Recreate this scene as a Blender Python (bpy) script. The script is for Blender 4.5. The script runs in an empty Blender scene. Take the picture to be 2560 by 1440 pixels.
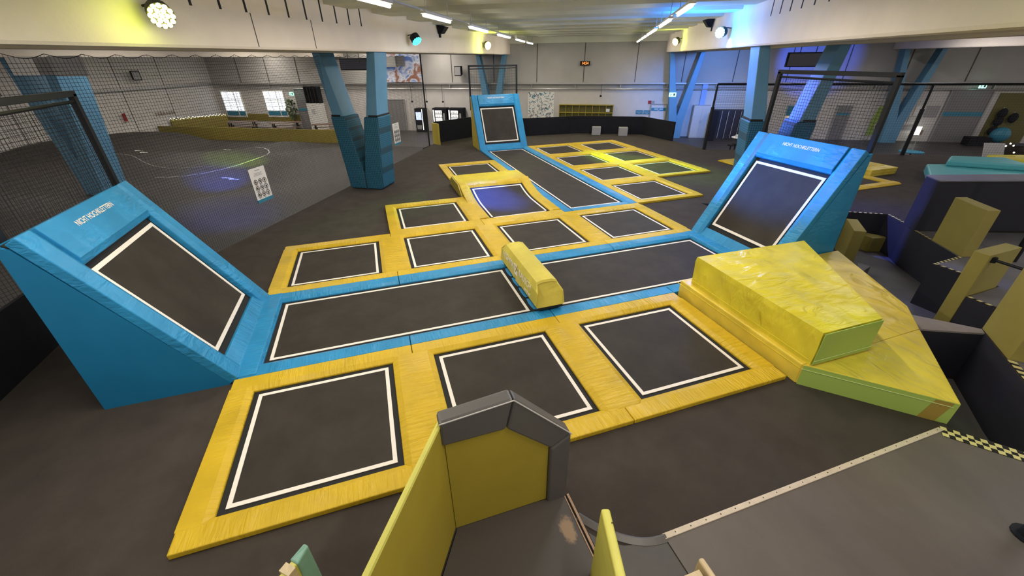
import bpy, bmesh, math, random
from mathutils import Vector, Matrix
from mathutils.geometry import tessellate_polygon
random.seed(7)
R = math.radians
SC = bpy.context.scene
COL = SC.collection
BR = R(-30)                      # the building is turned 30 degrees against the trampoline court
cA, sA = math.cos(BR), math.sin(BR)
def W(a, b, z=0.0):              # building coordinates (a across, b along the beams) to world
    return Vector((a*cA - b*sA, a*sA + b*cA, z))
HALL = -1.0                      # hall floor level; the jump deck is at 0

# ------------------------------------------------------------------ materials
def new_mat(name):
    m = bpy.data.materials.new(name); m.use_nodes = True
    nt = m.node_tree; p = nt.nodes['Principled BSDF']
    return m, nt, p
def mat(name, col, rough=0.6, metal=0.0, var=0.0, scale=6.0, bump=0.0, bscale=40.0, emit=None, estr=0.0, stretch=None, spec=0.5, coat=0.0):
    m, nt, p = new_mat(name)
    p.inputs['Roughness'].default_value = rough
    p.inputs['Metallic'].default_value = metal
    p.inputs['Specular IOR Level'].default_value = spec
    if coat: p.inputs['Coat Weight'].default_value = coat; p.inputs['Coat Roughness'].default_value = .25
    c = (*col, 1)
    p.inputs['Base Color'].default_value = c
    tc = nt.nodes.new('ShaderNodeTexCoord')
    mp = nt.nodes.new('ShaderNodeMapping')
    if stretch: mp.inputs['Scale'].default_value = stretch
    nt.links.new(tc.outputs['Object'], mp.inputs['Vector'])
    if var:
        n = nt.nodes.new('ShaderNodeTexNoise'); n.inputs['Scale'].default_value = scale
        n.inputs['Detail'].default_value = 6; n.inputs['Roughness'].default_value = .6
        nt.links.new(mp.outputs['Vector'], n.inputs['Vector'])
        r = nt.nodes.new('ShaderNodeValToRGB')
        r.color_ramp.elements[0].position = .3; r.color_ramp.elements[1].position = .7
        r.color_ramp.elements[0].color = (*[max(0, x*(1-var)) for x in col], 1)
        r.color_ramp.elements[1].color = (*[min(1, x*(1+var)) for x in col], 1)
        nt.links.new(n.outputs['Fac'], r.inputs['Fac'])
        nt.links.new(r.outputs['Color'], p.inputs['Base Color'])
    if bump:
        n2 = nt.nodes.new('ShaderNodeTexNoise'); n2.inputs['Scale'].default_value = bscale
        n2.inputs['Detail'].default_value = 4
        nt.links.new(mp.outputs['Vector'], n2.inputs['Vector'])
        b = nt.nodes.new('ShaderNodeBump'); b.inputs['Strength'].default_value = bump
        b.inputs['Distance'].default_value = .02
        nt.links.new(n2.outputs['Fac'], b.inputs['Height'])
        nt.links.new(b.outputs['Normal'], p.inputs['Normal'])
    if emit:
        p.inputs['Emission Color'].default_value = (*emit, 1)
        p.inputs['Emission Strength'].default_value = estr
    return m
def vinyl(name, col, stretch, rough=.38, bump=.55, bscale=5.0, crease=.0):
    """padded vinyl with soft gathered wrinkles running across the pad"""
    m, nt, p = new_mat(name)
    p.inputs['Roughness'].default_value = rough; p.inputs['Specular IOR Level'].default_value = .26
    tc = nt.nodes.new('ShaderNodeTexCoord')
    mp = nt.nodes.new('ShaderNodeMapping'); mp.inputs['Scale'].default_value = stretch
    nt.links.new(tc.outputs['Object'], mp.inputs['Vector'])
    n = nt.nodes.new('ShaderNodeTexNoise'); n.inputs['Scale'].default_value = bscale; n.inputs['Detail'].default_value = 3; n.inputs['Distortion'].default_value = .6
    nt.links.new(mp.outputs['Vector'], n.inputs['Vector'])
    n3 = nt.nodes.new('ShaderNodeTexNoise'); n3.inputs['Scale'].default_value = 1.1
    nt.links.new(tc.outputs['Object'], n3.inputs['Vector'])
    r3 = nt.nodes.new('ShaderNodeMapRange'); r3.inputs['From Min'].default_value = .42; r3.inputs['From Max'].default_value = .6; r3.inputs['To Min'].default_value = .15
    nt.links.new(n3.outputs['Fac'], r3.inputs['Value'])
    mu = nt.nodes.new('ShaderNodeMath'); mu.operation = 'MULTIPLY'
    nt.links.new(n.outputs['Fac'], mu.inputs[0]); nt.links.new(r3.outputs['Result'], mu.inputs[1])
    b = nt.nodes.new('ShaderNodeBump'); b.inputs['Strength'].default_value = bump; b.inputs['Distance'].default_value = .09
    nt.links.new(mu.outputs[0], b.inputs['Height']); nt.links.new(b.outputs['Normal'], p.inputs['Normal'])
    n4 = nt.nodes.new('ShaderNodeTexNoise'); n4.inputs['Scale'].default_value = 2.3; n4.inputs['Detail'].default_value = 5
    nt.links.new(tc.outputs['Object'], n4.inputs['Vector'])
    r = nt.nodes.new('ShaderNodeValToRGB')
    r.color_ramp.elements[0].position = .35; r.color_ramp.elements[1].position = .65
    r.color_ramp.elements[0].color = (*[x*.90 for x in col], 1); r.color_ramp.elements[1].color = (*[min(1, x*1.08) for x in col], 1)
    nt.links.new(n4.outputs['Fac'], r.inputs['Fac']); nt.links.new(r.outputs['Color'], p.inputs['Base Color'])
    return m
YEL = (.60, .40, .022); BLU = (.028, .25, .50); OLV = (.50, .42, .06)
M = {}
M['yx'] = vinyl('yellow_vinyl_a', YEL, (4.5, .6, 1))
M['yy'] = vinyl('yellow_vinyl_b', YEL, (.6, 4.5, 1))
M['bx'] = vinyl('blue_vinyl_a', BLU, (4.5, .6, 1))
M['by'] = vinyl('blue_vinyl_b', BLU, (.6, 4.5, 1))
M['bk'] = vinyl('blue_vinyl_kicker', BLU, (1.2, 1.2, 3.5), bscale=4, bump=.45)
M['bside'] = mat('blue_cover_side', (.012, .175, .36), .5, var=.05, scale=2, spec=.25)
M['ymat'] = vinyl('yellow_mat_cover', (.74, .62, .045), (1.0, 2.6, 1), rough=.28, bump=.8, bscale=2.2)
M['ymat2'] = vinyl('yellow_mat_cover_b', (.74, .56, .07), (2.2, 1.0, 1), rough=.3, bump=.7, bscale=2.0)
M['ybar'] = vinyl('yellow_bar_cover', (.60, .50, .08), (1, 3, 1), rough=.55, bump=.35, bscale=3)
def bed_mat():
    m, nt, p = new_mat('jump_fabric'); p.inputs['Roughness'].default_value = .7; p.inputs['Specular IOR Level'].default_value = .25
    tc = nt.nodes.new('ShaderNodeTexCoord'); n = nt.nodes.new('ShaderNodeTexNoise')
    n.inputs['Scale'].default_value = 1.6; n.inputs['Detail'].default_value = 7; n.inputs['Roughness'].default_value = .65
    nt.links.new(tc.outputs['Object'], n.inputs['Vector'])
    r = nt.nodes.new('ShaderNodeValToRGB'); r.color_ramp.elements[0].position = .38; r.color_ramp.elements[1].position = .78
    r.color_ramp.elements[0].color = (.027, .0215, .016, 1); r.color_ramp.elements[1].color = (.048, .039, .030, 1)
    nt.links.new(n.outputs['Fac'], r.inputs['Fac']); nt.links.new(r.outputs['Color'], p.inputs['Base Color'])
    return m
M['bed'] = bed_mat()
M['void'] = mat('frame_black', (.008, .008, .008), .8)
M['white'] = mat('white_webbing', (.82, .76, .68), .7, var=.04, scale=20)
M['carpet'] = mat('deck_carpet', (.060, .049, .041), .95, var=.16, scale=2.2, bump=.5, bscale=180, spec=.2)
M['carpetf'] = M['carpet']
M['hall'] = mat('hall_floor', (.055, .048, .045), .5, var=.2, scale=1.5)
M['asphalt'] = mat('asphalt', (.026, .021, .018), .6, var=.22, scale=2.0, bump=.3, bscale=60)
M['black'] = mat('black_paint', (.010, .010, .014), .8, var=.2, scale=3, spec=.2)
M['blackcarp'] = mat('black_carpet', (.012, .012, .014), .95, spec=.2)
M['metal'] = mat('black_steel', (.010, .011, .014), .55, spec=.3)
M['net'] = mat('net_cord', (.02, .018, .018), .8)
M['wall'] = mat('wall_panel', (.40, .38, .355), .85, var=.05, scale=1.2, bump=.08, bscale=30)
M['wallw'] = mat('wall_plaster', (.56, .525, .495), .85, var=.05, scale=1.5, bump=.08, bscale=30)
M['joint'] = mat('panel_joint', (.08, .07, .065), .8)
M['beam'] = mat('painted_concrete', (.74, .655, .55), .8, var=.05, scale=1.1, bump=.12, bscale=25)
M['ceil'] = mat('ceiling_paint', (.60, .60, .50), .85, var=.05, scale=.8)
M['vpaint'] = mat('column_paint', (.10, .25, .39), .5, var=.06, scale=2)
def padgrid():
    m, nt, p = new_mat('column_pad_netting'); p.inputs['Roughness'].default_value = .6
    tc = nt.nodes.new('ShaderNodeTexCoord')
    prev = None
    for ax in ((1, 0, 0), (0, 1, 0), (0, 0, 1)):
        w = nt.nodes.new('ShaderNodeTexWave'); w.wave_type = 'BANDS'
        w.bands_direction = 'XYZ'[ax.index(1)]; w.inputs['Scale'].default_value = 5.2; w.inputs['Distortion'].default_value = .0
        nt.links.new(tc.outputs['Object'], w.inputs['Vector'])
        mm = nt.nodes.new('ShaderNodeMath'); mm.operation = 'GREATER_THAN'; mm.inputs[1].default_value = .80
        nt.links.new(w.outputs['Fac'], mm.inputs[0])
        if prev is None: prev = mm
        else:
            mx = nt.nodes.new('ShaderNodeMath'); mx.operation = 'MAXIMUM'
            nt.links.new(prev.outputs[0], mx.inputs[0]); nt.links.new(mm.outputs[0], mx.inputs[1]); prev = mx
    mix = nt.nodes.new('ShaderNodeMixRGB'); mix.inputs['Color1'].default_value = (.014, .145, .25, 1); mix.inputs['Color2'].default_value = (.008, .05, .08, 1)
    nt.links.new(prev.outputs[0], mix.inputs['Fac']); nt.links.new(mix.outputs[0], p.inputs['Base Color'])
    return m
M['vpad'] = padgrid()
M['olive'] = mat('olive_board', (.40, .31, .03), .55, var=.05, scale=2)
M['olivew'] = mat('olive_wall', (.21, .165, .025), .6, var=.05, scale=2)
M['ygreen'] = mat('lime_board', (.66, .62, .12), .5, var=.06, scale=3, stretch=(1, 1, 6))
M['parkour'] = mat('parkour_yellow', (.36, .30, .07), .65, var=.06, scale=2)
M['greyvinyl'] = mat('grey_vinyl', (.105, .098, .095), .42, bump=.15, bscale=8)
M['greypark'] = mat('parkour_grey', (.16, .15, .155), .6, var=.12, scale=2.5)
M['palepark'] = mat('parkour_pale_top', (.34, .30, .29), .6, var=.1, scale=3)
M['darkpark'] = mat('parkour_dark', (.022, .022, .035), .75)
M['woodfloor'] = mat('grey_ply_floor', (.125, .105, .090), .42, var=.2, scale=1.1, stretch=(1, .5, 1), bump=.05, bscale=20)
M['rubber'] = mat('rubber_floor', (.075, .068, .062), .55, var=.08)
M['strip'] = mat('cream_strip', (.62, .52, .40), .5, var=.1, scale=8)
M['ply'] = mat('plywood_edge', (.42, .27, .17), .6, var=.25, scale=10, stretch=(1, .2, 6))
M['wood'] = mat('pine_wood', (.60, .47, .28), .55, var=.2, scale=7, stretch=(4, .6, 4))
M['brownwood'] = mat('table_wood', (.20, .12, .08), .55, var=.2, scale=8)
M['grey'] = mat('mid_grey', (.30, .29, .29), .6)
M['lgrey'] = mat('light_grey', (.50, .48, .46), .5)
M['steel'] = mat('galvanised', (.42, .41, .40), .4, metal=.6)
M['red'] = mat('extinguisher_red', (.35, .02, .02), .4)
M['paper'] = mat('paper_white', (.75, .72, .68), .7)
M['signblue'] = mat('sign_blue', (.03, .20, .30), .5)
M['teal'] = mat('teal_vinyl', (.10, .42, .44), .4, bump=.4, bscale=4)
M['plant'] = mat('leaf_green', (.05, .09, .03), .6, var=.4, scale=20)
M['tube'] = mat('lit_tube', (1, 1, 1), .5, emit=(1, .93, .82), estr=26)
M['yglow'] = mat('lit_yellow_led', (1, 1, .3), .5, emit=(1, .88, .18), estr=34)
M['cglow'] = mat('lit_cyan_led', (.1, .8, 1), .5, emit=(.02, .62, 1), estr=7)
M['bglow'] = mat('lit_blue_led', (.1, .5, 1), .5, emit=(.12, .62, 1), estr=38)
M['fairy'] = mat('fairy_bulb', (1, 1, 1), .5, emit=(.85, .9, 1), estr=6)
M['fairyw'] = mat('fairy_bulb_warm', (1, .9, .7), .5, emit=(1, .78, .45), estr=7)
M['screen'] = mat('lit_screen', (.5, .5, .6), .5, emit=(.35, .45, .9), estr=1.6)
M['litwhite'] = mat('lit_display', (.9, .9, .9), .5, emit=(.95, .97, .9), estr=1.3)
M['daylight'] = mat('window_daylight', (.9, .95, 1), .5, emit=(.85, .92, 1), estr=1.1)
M['paleglow'] = mat('pale_lit_panel', (.6, .52, .4), .6, var=.35, scale=14, emit=(.8, .68, .5), estr=.35)
M['exit'] = mat('exit_sign_lit', (.2, .8, .5), .5, emit=(.45, .95, .75), estr=1.4)
M['digit'] = mat('clock_digit', (1, .3, .05), .5, emit=(1, .22, .04), estr=2.5)

# ------------------------------------------------------------------ mesh builder
class MB:
    def __init__(s): s.v = []; s.f = []
    def add(s, vs, fs):
        o = len(s.v); s.v += [tuple(x) for x in vs]; s.f += [tuple(i+o for i in f) for f in fs]; return s
    def box(s, x0, x1, y0, y1, z0, z1):
        return s.add([(x0,y0,z0),(x1,y0,z0),(x1,y1,z0),(x0,y1,z0),(x0,y0,z1),(x1,y0,z1),(x1,y1,z1),(x0,y1,z1)],
                     [(0,3,2,1),(4,5,6,7),(0,1,5,4),(1,2,6,5),(2,3,7,6),(3,0,4,7)])
    def loft(s, bot, top):
        n = len(bot)
        return s.add(list(bot)+list(top), [tuple(range(n))[::-1], tuple(range(n, 2*n))] + [(i, (i+1) % n, n+(i+1) % n, n+i) for i in range(n)])
    def prism(s, poly, z0, z1, holes=()):
        loops = [list(poly)] + [list(h) for h in holes]
        area = lambda p: sum(p[i][0]*p[(i+1) % len(p)][1]-p[(i+1) % len(p)][0]*p[i][1] for i in range(len(p)))
        loops = [l if (area(l) > 0) == (k == 0) else l[::-1] for k, l in enumerate(loops)]
        flat = [p for l in loops for p in l]; n = len(flat)
        tri = tessellate_polygon([[Vector((p[0], p[1], 0)) for p in l] for l in loops])
        fs = []
        for t in tri:
            a, b, c = [Vector((flat[i][0], flat[i][1])) for i in t]
            t = tuple(t) if (b-a).cross(c-a) > 0 else tuple(t)[::-1]
            fs.append(tuple(i+n for i in t)); fs.append(t[::-1])
        o = 0
        for l in loops:
            k = len(l)
            for i in range(k):
                j = (i+1) % k; fs.append((o+i, o+j, n+o+j, n+o+i))
            o += k
        return s.add([(p[0], p[1], z0) for p in flat]+[(p[0], p[1], z1) for p in flat], fs)
    def yprism(s, poly, y0, y1):     # polygon in x,z extruded along y
        n = len(poly)
        return s.add([(p[0], y0, p[1]) for p in poly]+[(p[0], y1, p[1]) for p in poly],
                     [tuple(range(n)), tuple(range(n, 2*n))[::-1]]+[(i, n+i, n+(i+1) % n, (i+1) % n) for i in range(n)])
    def xprism(s, poly, x0, x1):     # polygon in y,z extruded along x
        n = len(poly)
        return s.add([(x0, p[0], p[1]) for p in poly]+[(x1, p[0], p[1]) for p in poly],
                     [tuple(range(n))[::-1], tuple(range(n, 2*n))]+[(i, (i+1) % n, n+(i+1) % n, n+i) for i in range(n)])
    def tube(s, pts, r, n=8, cap=True):
        pts = [Vector(p) for p in pts]; rings = []
        for i, p in enumerate(pts):
            d = (pts[min(i+1, len(pts)-1)]-pts[max(i-1, 0)]).normalized()
            u = d.cross(Vector((0, 0, 1)));
            if u.length < .01: u = Vector((1, 0, 0))
            u.normalize(); w = d.cross(u)
            rr = r[i] if isinstance(r, (list, tuple)) else r
            rings.append([p+rr*(math.cos(2*math.pi*k/n)*u+math.sin(2*math.pi*k/n)*w) for k in range(n)])
        vs = [v for q in rings for v in q]; fs = []
        for i in range(len(pts)-1):
            for k in range(n):
                a, b = i*n+k, i*n+(k+1) % n; fs.append((a, b, b+n, a+n))
        if cap: fs.append(tuple(range(n))[::-1]); fs.append(tuple(range((len(pts)-1)*n, len(pts)*n)))
        return s.add(vs, fs)
    def cyl(s, x, y, z0, z1, r, n=16, r2=None):
        return s.tube([(x, y, z0), (x, y, z1)], [r, r if r2 is None else r2], n)
    def disc(s, c, axis, r, t, n=24):   # thin disc, axis vector
        c = Vector(c); ax = Vector(axis).normalized(); return s.tube([c-ax*t/2, c+ax*t/2], r, n)
    def ball(s, c, r, n=8, m=6, sc=(1, 1, 1)):
        vs = []; fs = []
        for i in range(m+1):
            th = math.pi*i/m
            for k in range(n):
                ph = 2*math.pi*k/n; vs.append((c[0]+sc[0]*r*math.sin(th)*math.cos(ph), c[1]+sc[1]*r*math.sin(th)*math.sin(ph), c[2]+sc[2]*r*math.cos(th)))
        for i in range(m):
            for k in range(n):
                a, b = i*n+k, i*n+(k+1) % n; fs.append((a, a+n, b+n, b))
        return s.add(vs, fs)
    def grid(s, nx, ny, fn):
        vs = [fn(i/nx, j/ny) for j in range(ny+1) for i in range(nx+1)]
        fs = [(j*(nx+1)+i, j*(nx+1)+i+1, (j+1)*(nx+1)+i+1, (j+1)*(nx+1)+i) for j in range(ny) for i in range(nx)]
        return s.add(vs, fs)
    def xf(s, Mx):
        s.v = [tuple(Mx @ Vector(p)) for p in s.v]; return s
def build(name, mb, m, parent=None, bevel=0, smooth=False, fix=True, seg=2):
    me = bpy.data.meshes.new(name)
    me.from_pydata(mb.v, [], mb.f); me.validate()
    if fix:
        bm = bmesh.new(); bm.from_mesh(me); bmesh.ops.recalc_face_normals(bm, faces=bm.faces); bm.to_mesh(me); bm.free()
    me.materials.append(M[m] if isinstance(m, str) else m)
    if smooth: me.polygons.foreach_set('use_smooth', [True]*len(me.polygons))
    o = bpy.data.objects.new(name, me); COL.objects.link(o)
    if parent: o.parent = parent
    if bevel:
        b = o.modifiers.new('bevel', 'BEVEL'); b.width = bevel; b.segments = seg; b.limit_method = 'ANGLE'; b.angle_limit = R(40)
    return o
def tag(o, label, cat, group=None, kind=None):
    o['label'] = label; o['category'] = cat
    if group: o['group'] = group
    if kind: o['kind'] = kind
    return o
def thing(name, label, cat, loc=(0, 0, 0), rz=0.0, group=None):
    o = bpy.data.objects.new(name, None); COL.objects.link(o); o.empty_display_size = .2
    o.location = loc; o.rotation_euler = (0, 0, rz)
    return tag(o, label, cat, group)
def solo(name, label, cat, mb, m, loc=(0, 0, 0), rz=0.0, group=None, bevel=0, smooth=False, kind=None):
    o = build(name, mb, m, None, bevel, smooth); o.location = loc; o.rotation_euler = (0, 0, rz)
    return tag(o, label, cat, group, kind)
def struct(name, mb, m, loc=(0, 0, 0), rz=0.0, bevel=0, parent=None, smooth=False):
    o = build(name, mb, m, parent, bevel, smooth)
    if not parent: o.location = loc; o.rotation_euler = (0, 0, rz); o['kind'] = 'structure'
    return o
def text(name, body, size, m, parent, Mx, ext=.002, sx=1.0, bold=0.0):
    c = bpy.data.curves.new(name, 'FONT'); c.body = body; c.size = size; c.extrude = ext; c.align_x = 'CENTER'; c.align_y = 'CENTER'; c.offset = bold; c.resolution_u = 3
    t = bpy.data.objects.new(name, c); COL.objects.link(t)
    bpy.context.view_layer.update()
    me = bpy.data.meshes.new_from_object(t.evaluated_get(bpy.context.evaluated_depsgraph_get()))
    bpy.data.objects.remove(t); bpy.data.curves.remove(c)
    me.transform(Mx @ Matrix.Diagonal((sx, 1, 1, 1))); me.materials.clear(); me.materials.append(M[m])
    o = bpy.data.objects.new(name, me); COL.objects.link(o); o.parent = parent
    return o
def basis(o, x, y):               # matrix whose x,y axes are given, z = x cross y
    x = Vector(x).normalized(); y = Vector(y).normalized(); z = x.cross(y)
    return Matrix(((x.x, y.x, z.x, o[0]), (x.y, y.y, z.y, o[1]), (x.z, y.z, z.z, o[2]), (0, 0, 0, 1)))

# ------------------------------------------------------------------ camera
def camera():
    f, pit, rol, yaw = 1011.6, .5173, -.0124, .3144
    cp, sp = math.cos(pit), math.sin(pit); cy, sy = math.cos(yaw), math.sin(yaw)
    F = Vector((sy*cp, cy*cp, -sp)); Rr = Vector((cy, -sy, 0)); U = Rr.cross(F)
    c, s = math.cos(rol), math.sin(rol); Rr, U = c*Rr+s*U, -s*Rr+c*U
    cam = bpy.data.cameras.new('camera'); cam.sensor_width = 36; cam.lens = 36*f/2560; cam.clip_end = 200; cam.clip_start = .05
    o = bpy.data.objects.new('camera', cam); COL.objects.link(o)
    o.matrix_world = Matrix(((Rr.x, U.x, -F.x, 0), (Rr.y, U.y, -F.y, 0), (Rr.z, U.z, -F.z, 4.0), (0, 0, 0, 1)))
    SC.camera = o
camera()

# ------------------------------------------------------------------ floors
deck_outline = [W(-8.78, -9), W(-8.78, 21.4), Vector((2.42, 22.0, 0)), Vector((3.3, 23.25, 0)), Vector((5.6, 24.5, 0)), Vector((8.74, 23.65, 0)),
                Vector((11.85, 23.45, 0)), Vector((15.2, 21.6, 0)), Vector((15.45, 19.0, 0)), W(5.1, 22.1), W(32, 22.1), W(32, -9)]
pit = [(9.42, 9.8), (13.59, 7.12), (13.2, 6.39), (12.92, 6.06), (12.58, 5.49), (12.1, 4.66), (11.13, 4.64), (11.15, 4.16), (11.1, 3.52), (10.12, 3.51), (10.12, 3.08),
       (9.1, 2.77), (8.47, 2.18), (8.06, 1.8), (7.2, .9), (7.05, .45), (6.12, 1.62), (7.9, 3.4), (8.95, 5.3), (9.42, 7.95)]
struct('floor', MB().prism([(p[0], p[1]) for p in deck_outline], HALL-.001, 0, [pit]), 'carpet')
struct('floor', MB().box(-40, 34, -9, 33, HALL-.2, HALL), 'hall', rz=BR)
# pit floor
struct('floor', MB().prism([(9.4, 9.8), (13.7, 7.2), (12.6, 4.4), (11.2, 3.0), (8.0, .4), (6.1, 1.5)], HALL, HALL+.012), 'greypark')
# plywood stage floor at lower right and rubber floor beside it
struct('floor', MB().prism([(2.03, 1.61), (6.05, 1.62), (7.05, .42), (7.05, -1.5), (2.03, -1.5)], 0, .012), 'woodfloor')
struct('floor', MB().prism([(1.36, 1.9), (1.45, 1.78), (1.62, 1.68), (2.02, 1.58), (2.02, -1.0), (1.36, -1.0)], 0, .008), 'rubber')
st = MB().box(2.02, 6.0, 1.60, 1.655, 0, .022)
t1 = struct('trim_1', st, 'strip', bevel=.004)
sc_ = MB()
for i in range(22): sc_.cyl(2.15+i*.18, 1.628, .02, .025, .006, 6)
build('screw', sc_, 'void', t1)
cur = []
for k in range(13):
    t = k/12; cur.append((1.34+.70*t, 2.08-.46*(1-(1-t)**2.2), .0))
mb = MB()
rings = []
for i, (x, y, _) in enumerate(cur):
    (xa, ya, _), (xb, yb, _) = cur[max(0, i-1)], cur[min(12, i+1)]; n = Vector((-(yb-ya), xb-xa)).normalized()
    rings.append([(x-n.x*.048, y-n.y*.048, 0), (x-n.x*.045, y-n.y*.045, .012), (x+n.x*.012, y+n.y*.012, .03), (x+n.x*.03, y+n.y*.03, .02), (x+n.x*.032, y+n.y*.032, 0)])
fs = [(i*5+k, i*5+(k+1) % 5, (i+1)*5+(k+1) % 5, (i+1)*5+k) for i in range(12) for k in range(5)]+[tuple(range(5)), tuple(range(60, 65))]
mb.add([v for q in rings for v in q], fs)
solo('rubber_edging', 'curved grey rubber edging where carpet meets the rubber floor, behind the lime post', 'edging', mb, 'greyvinyl')

# ------------------------------------------------------------------ trampolines
P = 2.475; U0 = -2.42; V0 = 2.91; PZ = .07; HO = .93; HW = .86
def strip(x0, x1, y0, y1, axis, kind, z=PZ):
    """padding strip; axis 'x' runs along x. kind: 'full' slopes on both long sides, 'lo' slope on low side only, 'hi' slope on high side"""
    s = .085; d = .035
    a0, a1 = (y0, y1) if axis == 'x' else (x0, x1)
    prof = []
    if kind in ('full', 'lo'): prof += [(a0, .0), (a0, z-d), (a0+s, z)]
    else: prof += [(a0, 0), (a0, z)]
    if kind in ('full', 'hi'): prof += [(a1-s, z), (a1, z-d), (a1, 0)]
    else: prof += [(a1, z), (a1, 0)]
    m = MB()
    if axis == 'x': m.xprism(prof, x0, x1)
    else: m.yprism(prof, y0, y1)
    return m
def bed(parent, cx, cy, hx, hy, hox, hoy):
    build('frame_bed', MB().box(-hox-.05, hox+.05, -hoy-.05, hoy+.05, .001, .008), 'void', parent)
    build('jumping_mat', MB().box(-hx+.015, hx-.015, -hy+.015, hy-.015, .009, .014), 'bed', parent)
    w = .05; m = MB()
    m.box(-hx, hx, -hy, -hy+w, .012, .018); m.box(-hx, hx, hy-w, hy, .012, .018)
    m.box(-hx, -hx+w, -hy+w, hy-w, .012, .018); m.box(hx-w, hx, -hy+w, hy-w, .012, .018)
    build('border_line', m, 'white', parent)
def seam_of(x, y): pass
G1 = 'square trampolines with yellow padding set in the deck'
def square(i, j, label, left=True, front=True, right=None, back=None, colour='y'):
    """cell (i,j). owns its left/front strips when asked, right/back strips when given ('outer' or 'full')"""
    cx, cy = U0+P*(i+.5), V0+P*(j+.5)
    t = thing('trampoline', label, 'trampoline', (cx, cy, 0), 0, G1)
    bed(t, cx, cy, HW, HW, HO, HO)
    h = P/2; o = HO; e = o+.085
    def pad(m, mt): build('safety_pad', m, mt, t, bevel=.012)
    kinds = dict(l=left, f=front, r=right, b=back)
    # rows (along x)
    if kinds['f']:
        k = kinds['f']; y0 = {'outer': -h, 'half': -h, 'full': -h-(h-o)}[k]
        pad(strip(-h+.004, h-.004, y0, -o, 'x', 'full' if k == 'full' else 'hi'), 'yx')
    if kinds['b']:
        k = kinds['b']; y1 = {'outer': h, 'half': h, 'full': h+(h-o)}[k]
        pad(strip(-h+.004, h-.004, o, y1, 'x', 'full' if k == 'full' else 'lo'), 'yx')
    for key, sg in (('l', -1), ('r', 1)):
        if kinds[key]:
            k = kinds[key]; out = {'outer': h, 'half': h, 'full': h+(h-o)}[k]
            m = MB(); z = PZ+.004; s = .085; d = .035
            # cross pads with chamfered ends lying on the row pads
            if sg > 0: xs = [o, o+s, out-s if k == 'full' else out, out]
            else: xs = [-out, -out+(s if k == 'full' else 0), -o-s, -o]
            zz = [z-d if (sg > 0 or k == 'full') else z, z, z, z-d if (sg < 0 or k == 'full') else z]
            ye = [o+.005 if abs(x) == o or (k == 'full' and abs(abs(x)-out) < 1e-6) else o+.09 for x in xs]
            vs = []
            for x, zq, yy in zip(xs, zz, ye): vs += [(x, -yy, zq), (x, yy, zq), (x, -yy, .0), (x, yy, .0)]
            fs = []
            for q in range(3):
                a = q*4; b = a+4; fs += [(a, b, b+1, a+1), (a+2, a+3, b+3, b+2), (a, a+2, b+2, b), (a+1, b+1, b+3, a+3)]
            fs += [(0, 1, 3, 2), (12, 14, 15, 13)]
            m.add(vs, fs); pad(m, 'yy')
    return t
# front row
square(0, 0, 'nearest square trampoline, left end of the front row beside the left blue ramp', 'outer', 'outer', 'full', 'half')
square(1, 0, 'middle trampoline of the front row, partly hidden by the padded yellow partition', False, 'outer', 'full', 'half')
square(2, 0, 'right trampoline of the front row, next to the stacked yellow mats', False, 'outer', 'half', 'half')
# second row beyond the blue lane
square(0, 2, 'leftmost trampoline of the row just beyond the long blue lane', 'outer', 'half', 'full', 'outer')
square(1, 2, 'second trampoline from the left just beyond the long blue lane', False, 'half', 'full', 'full')
square(2, 2, 'trampoline beyond the blue lane straight behind the lettered divider', False, 'half', 'full', None)
square(3, 2, 'rightmost trampoline of the row just beyond the long blue lane, left of the right ramp', False, 'half', 'outer', 'half')
square(1, 3, 'square trampoline left of the raised curved one, behind the second row', 'outer', False, 'half', 'outer')
square(2, 5, 'lone small trampoline behind the raised curved one, near the blue pillar', 'outer', 'half', 'half', 'outer')
# far right block
square(4, 3, 'nearest trampoline of the far right block, alone in its row', 'half', 'outer', 'outer', 'full')
square(4, 4, 'far block trampoline in the column beside the far lane, second from the front', 'half', False, 'full', 'full')
square(5, 4, 'rightmost front trampoline of the far block, lit greenish', False, 'outer', 'outer', 'full')
square(4, 5, 'far block trampoline beside the far lane, second from the back', 'half', False, 'full', 'full')
square(5, 5, 'outer column far block trampoline, second from the back', False, False, 'outer', 'full')
square(4, 6, 'back corner trampoline of the far block right beside the far blue ramp', 'half', False, 'full', 'outer')
square(5, 6, 'back outer corner trampoline of the far block, nearest the two grey cubes', False, False, 'outer', 'outer')

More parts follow.
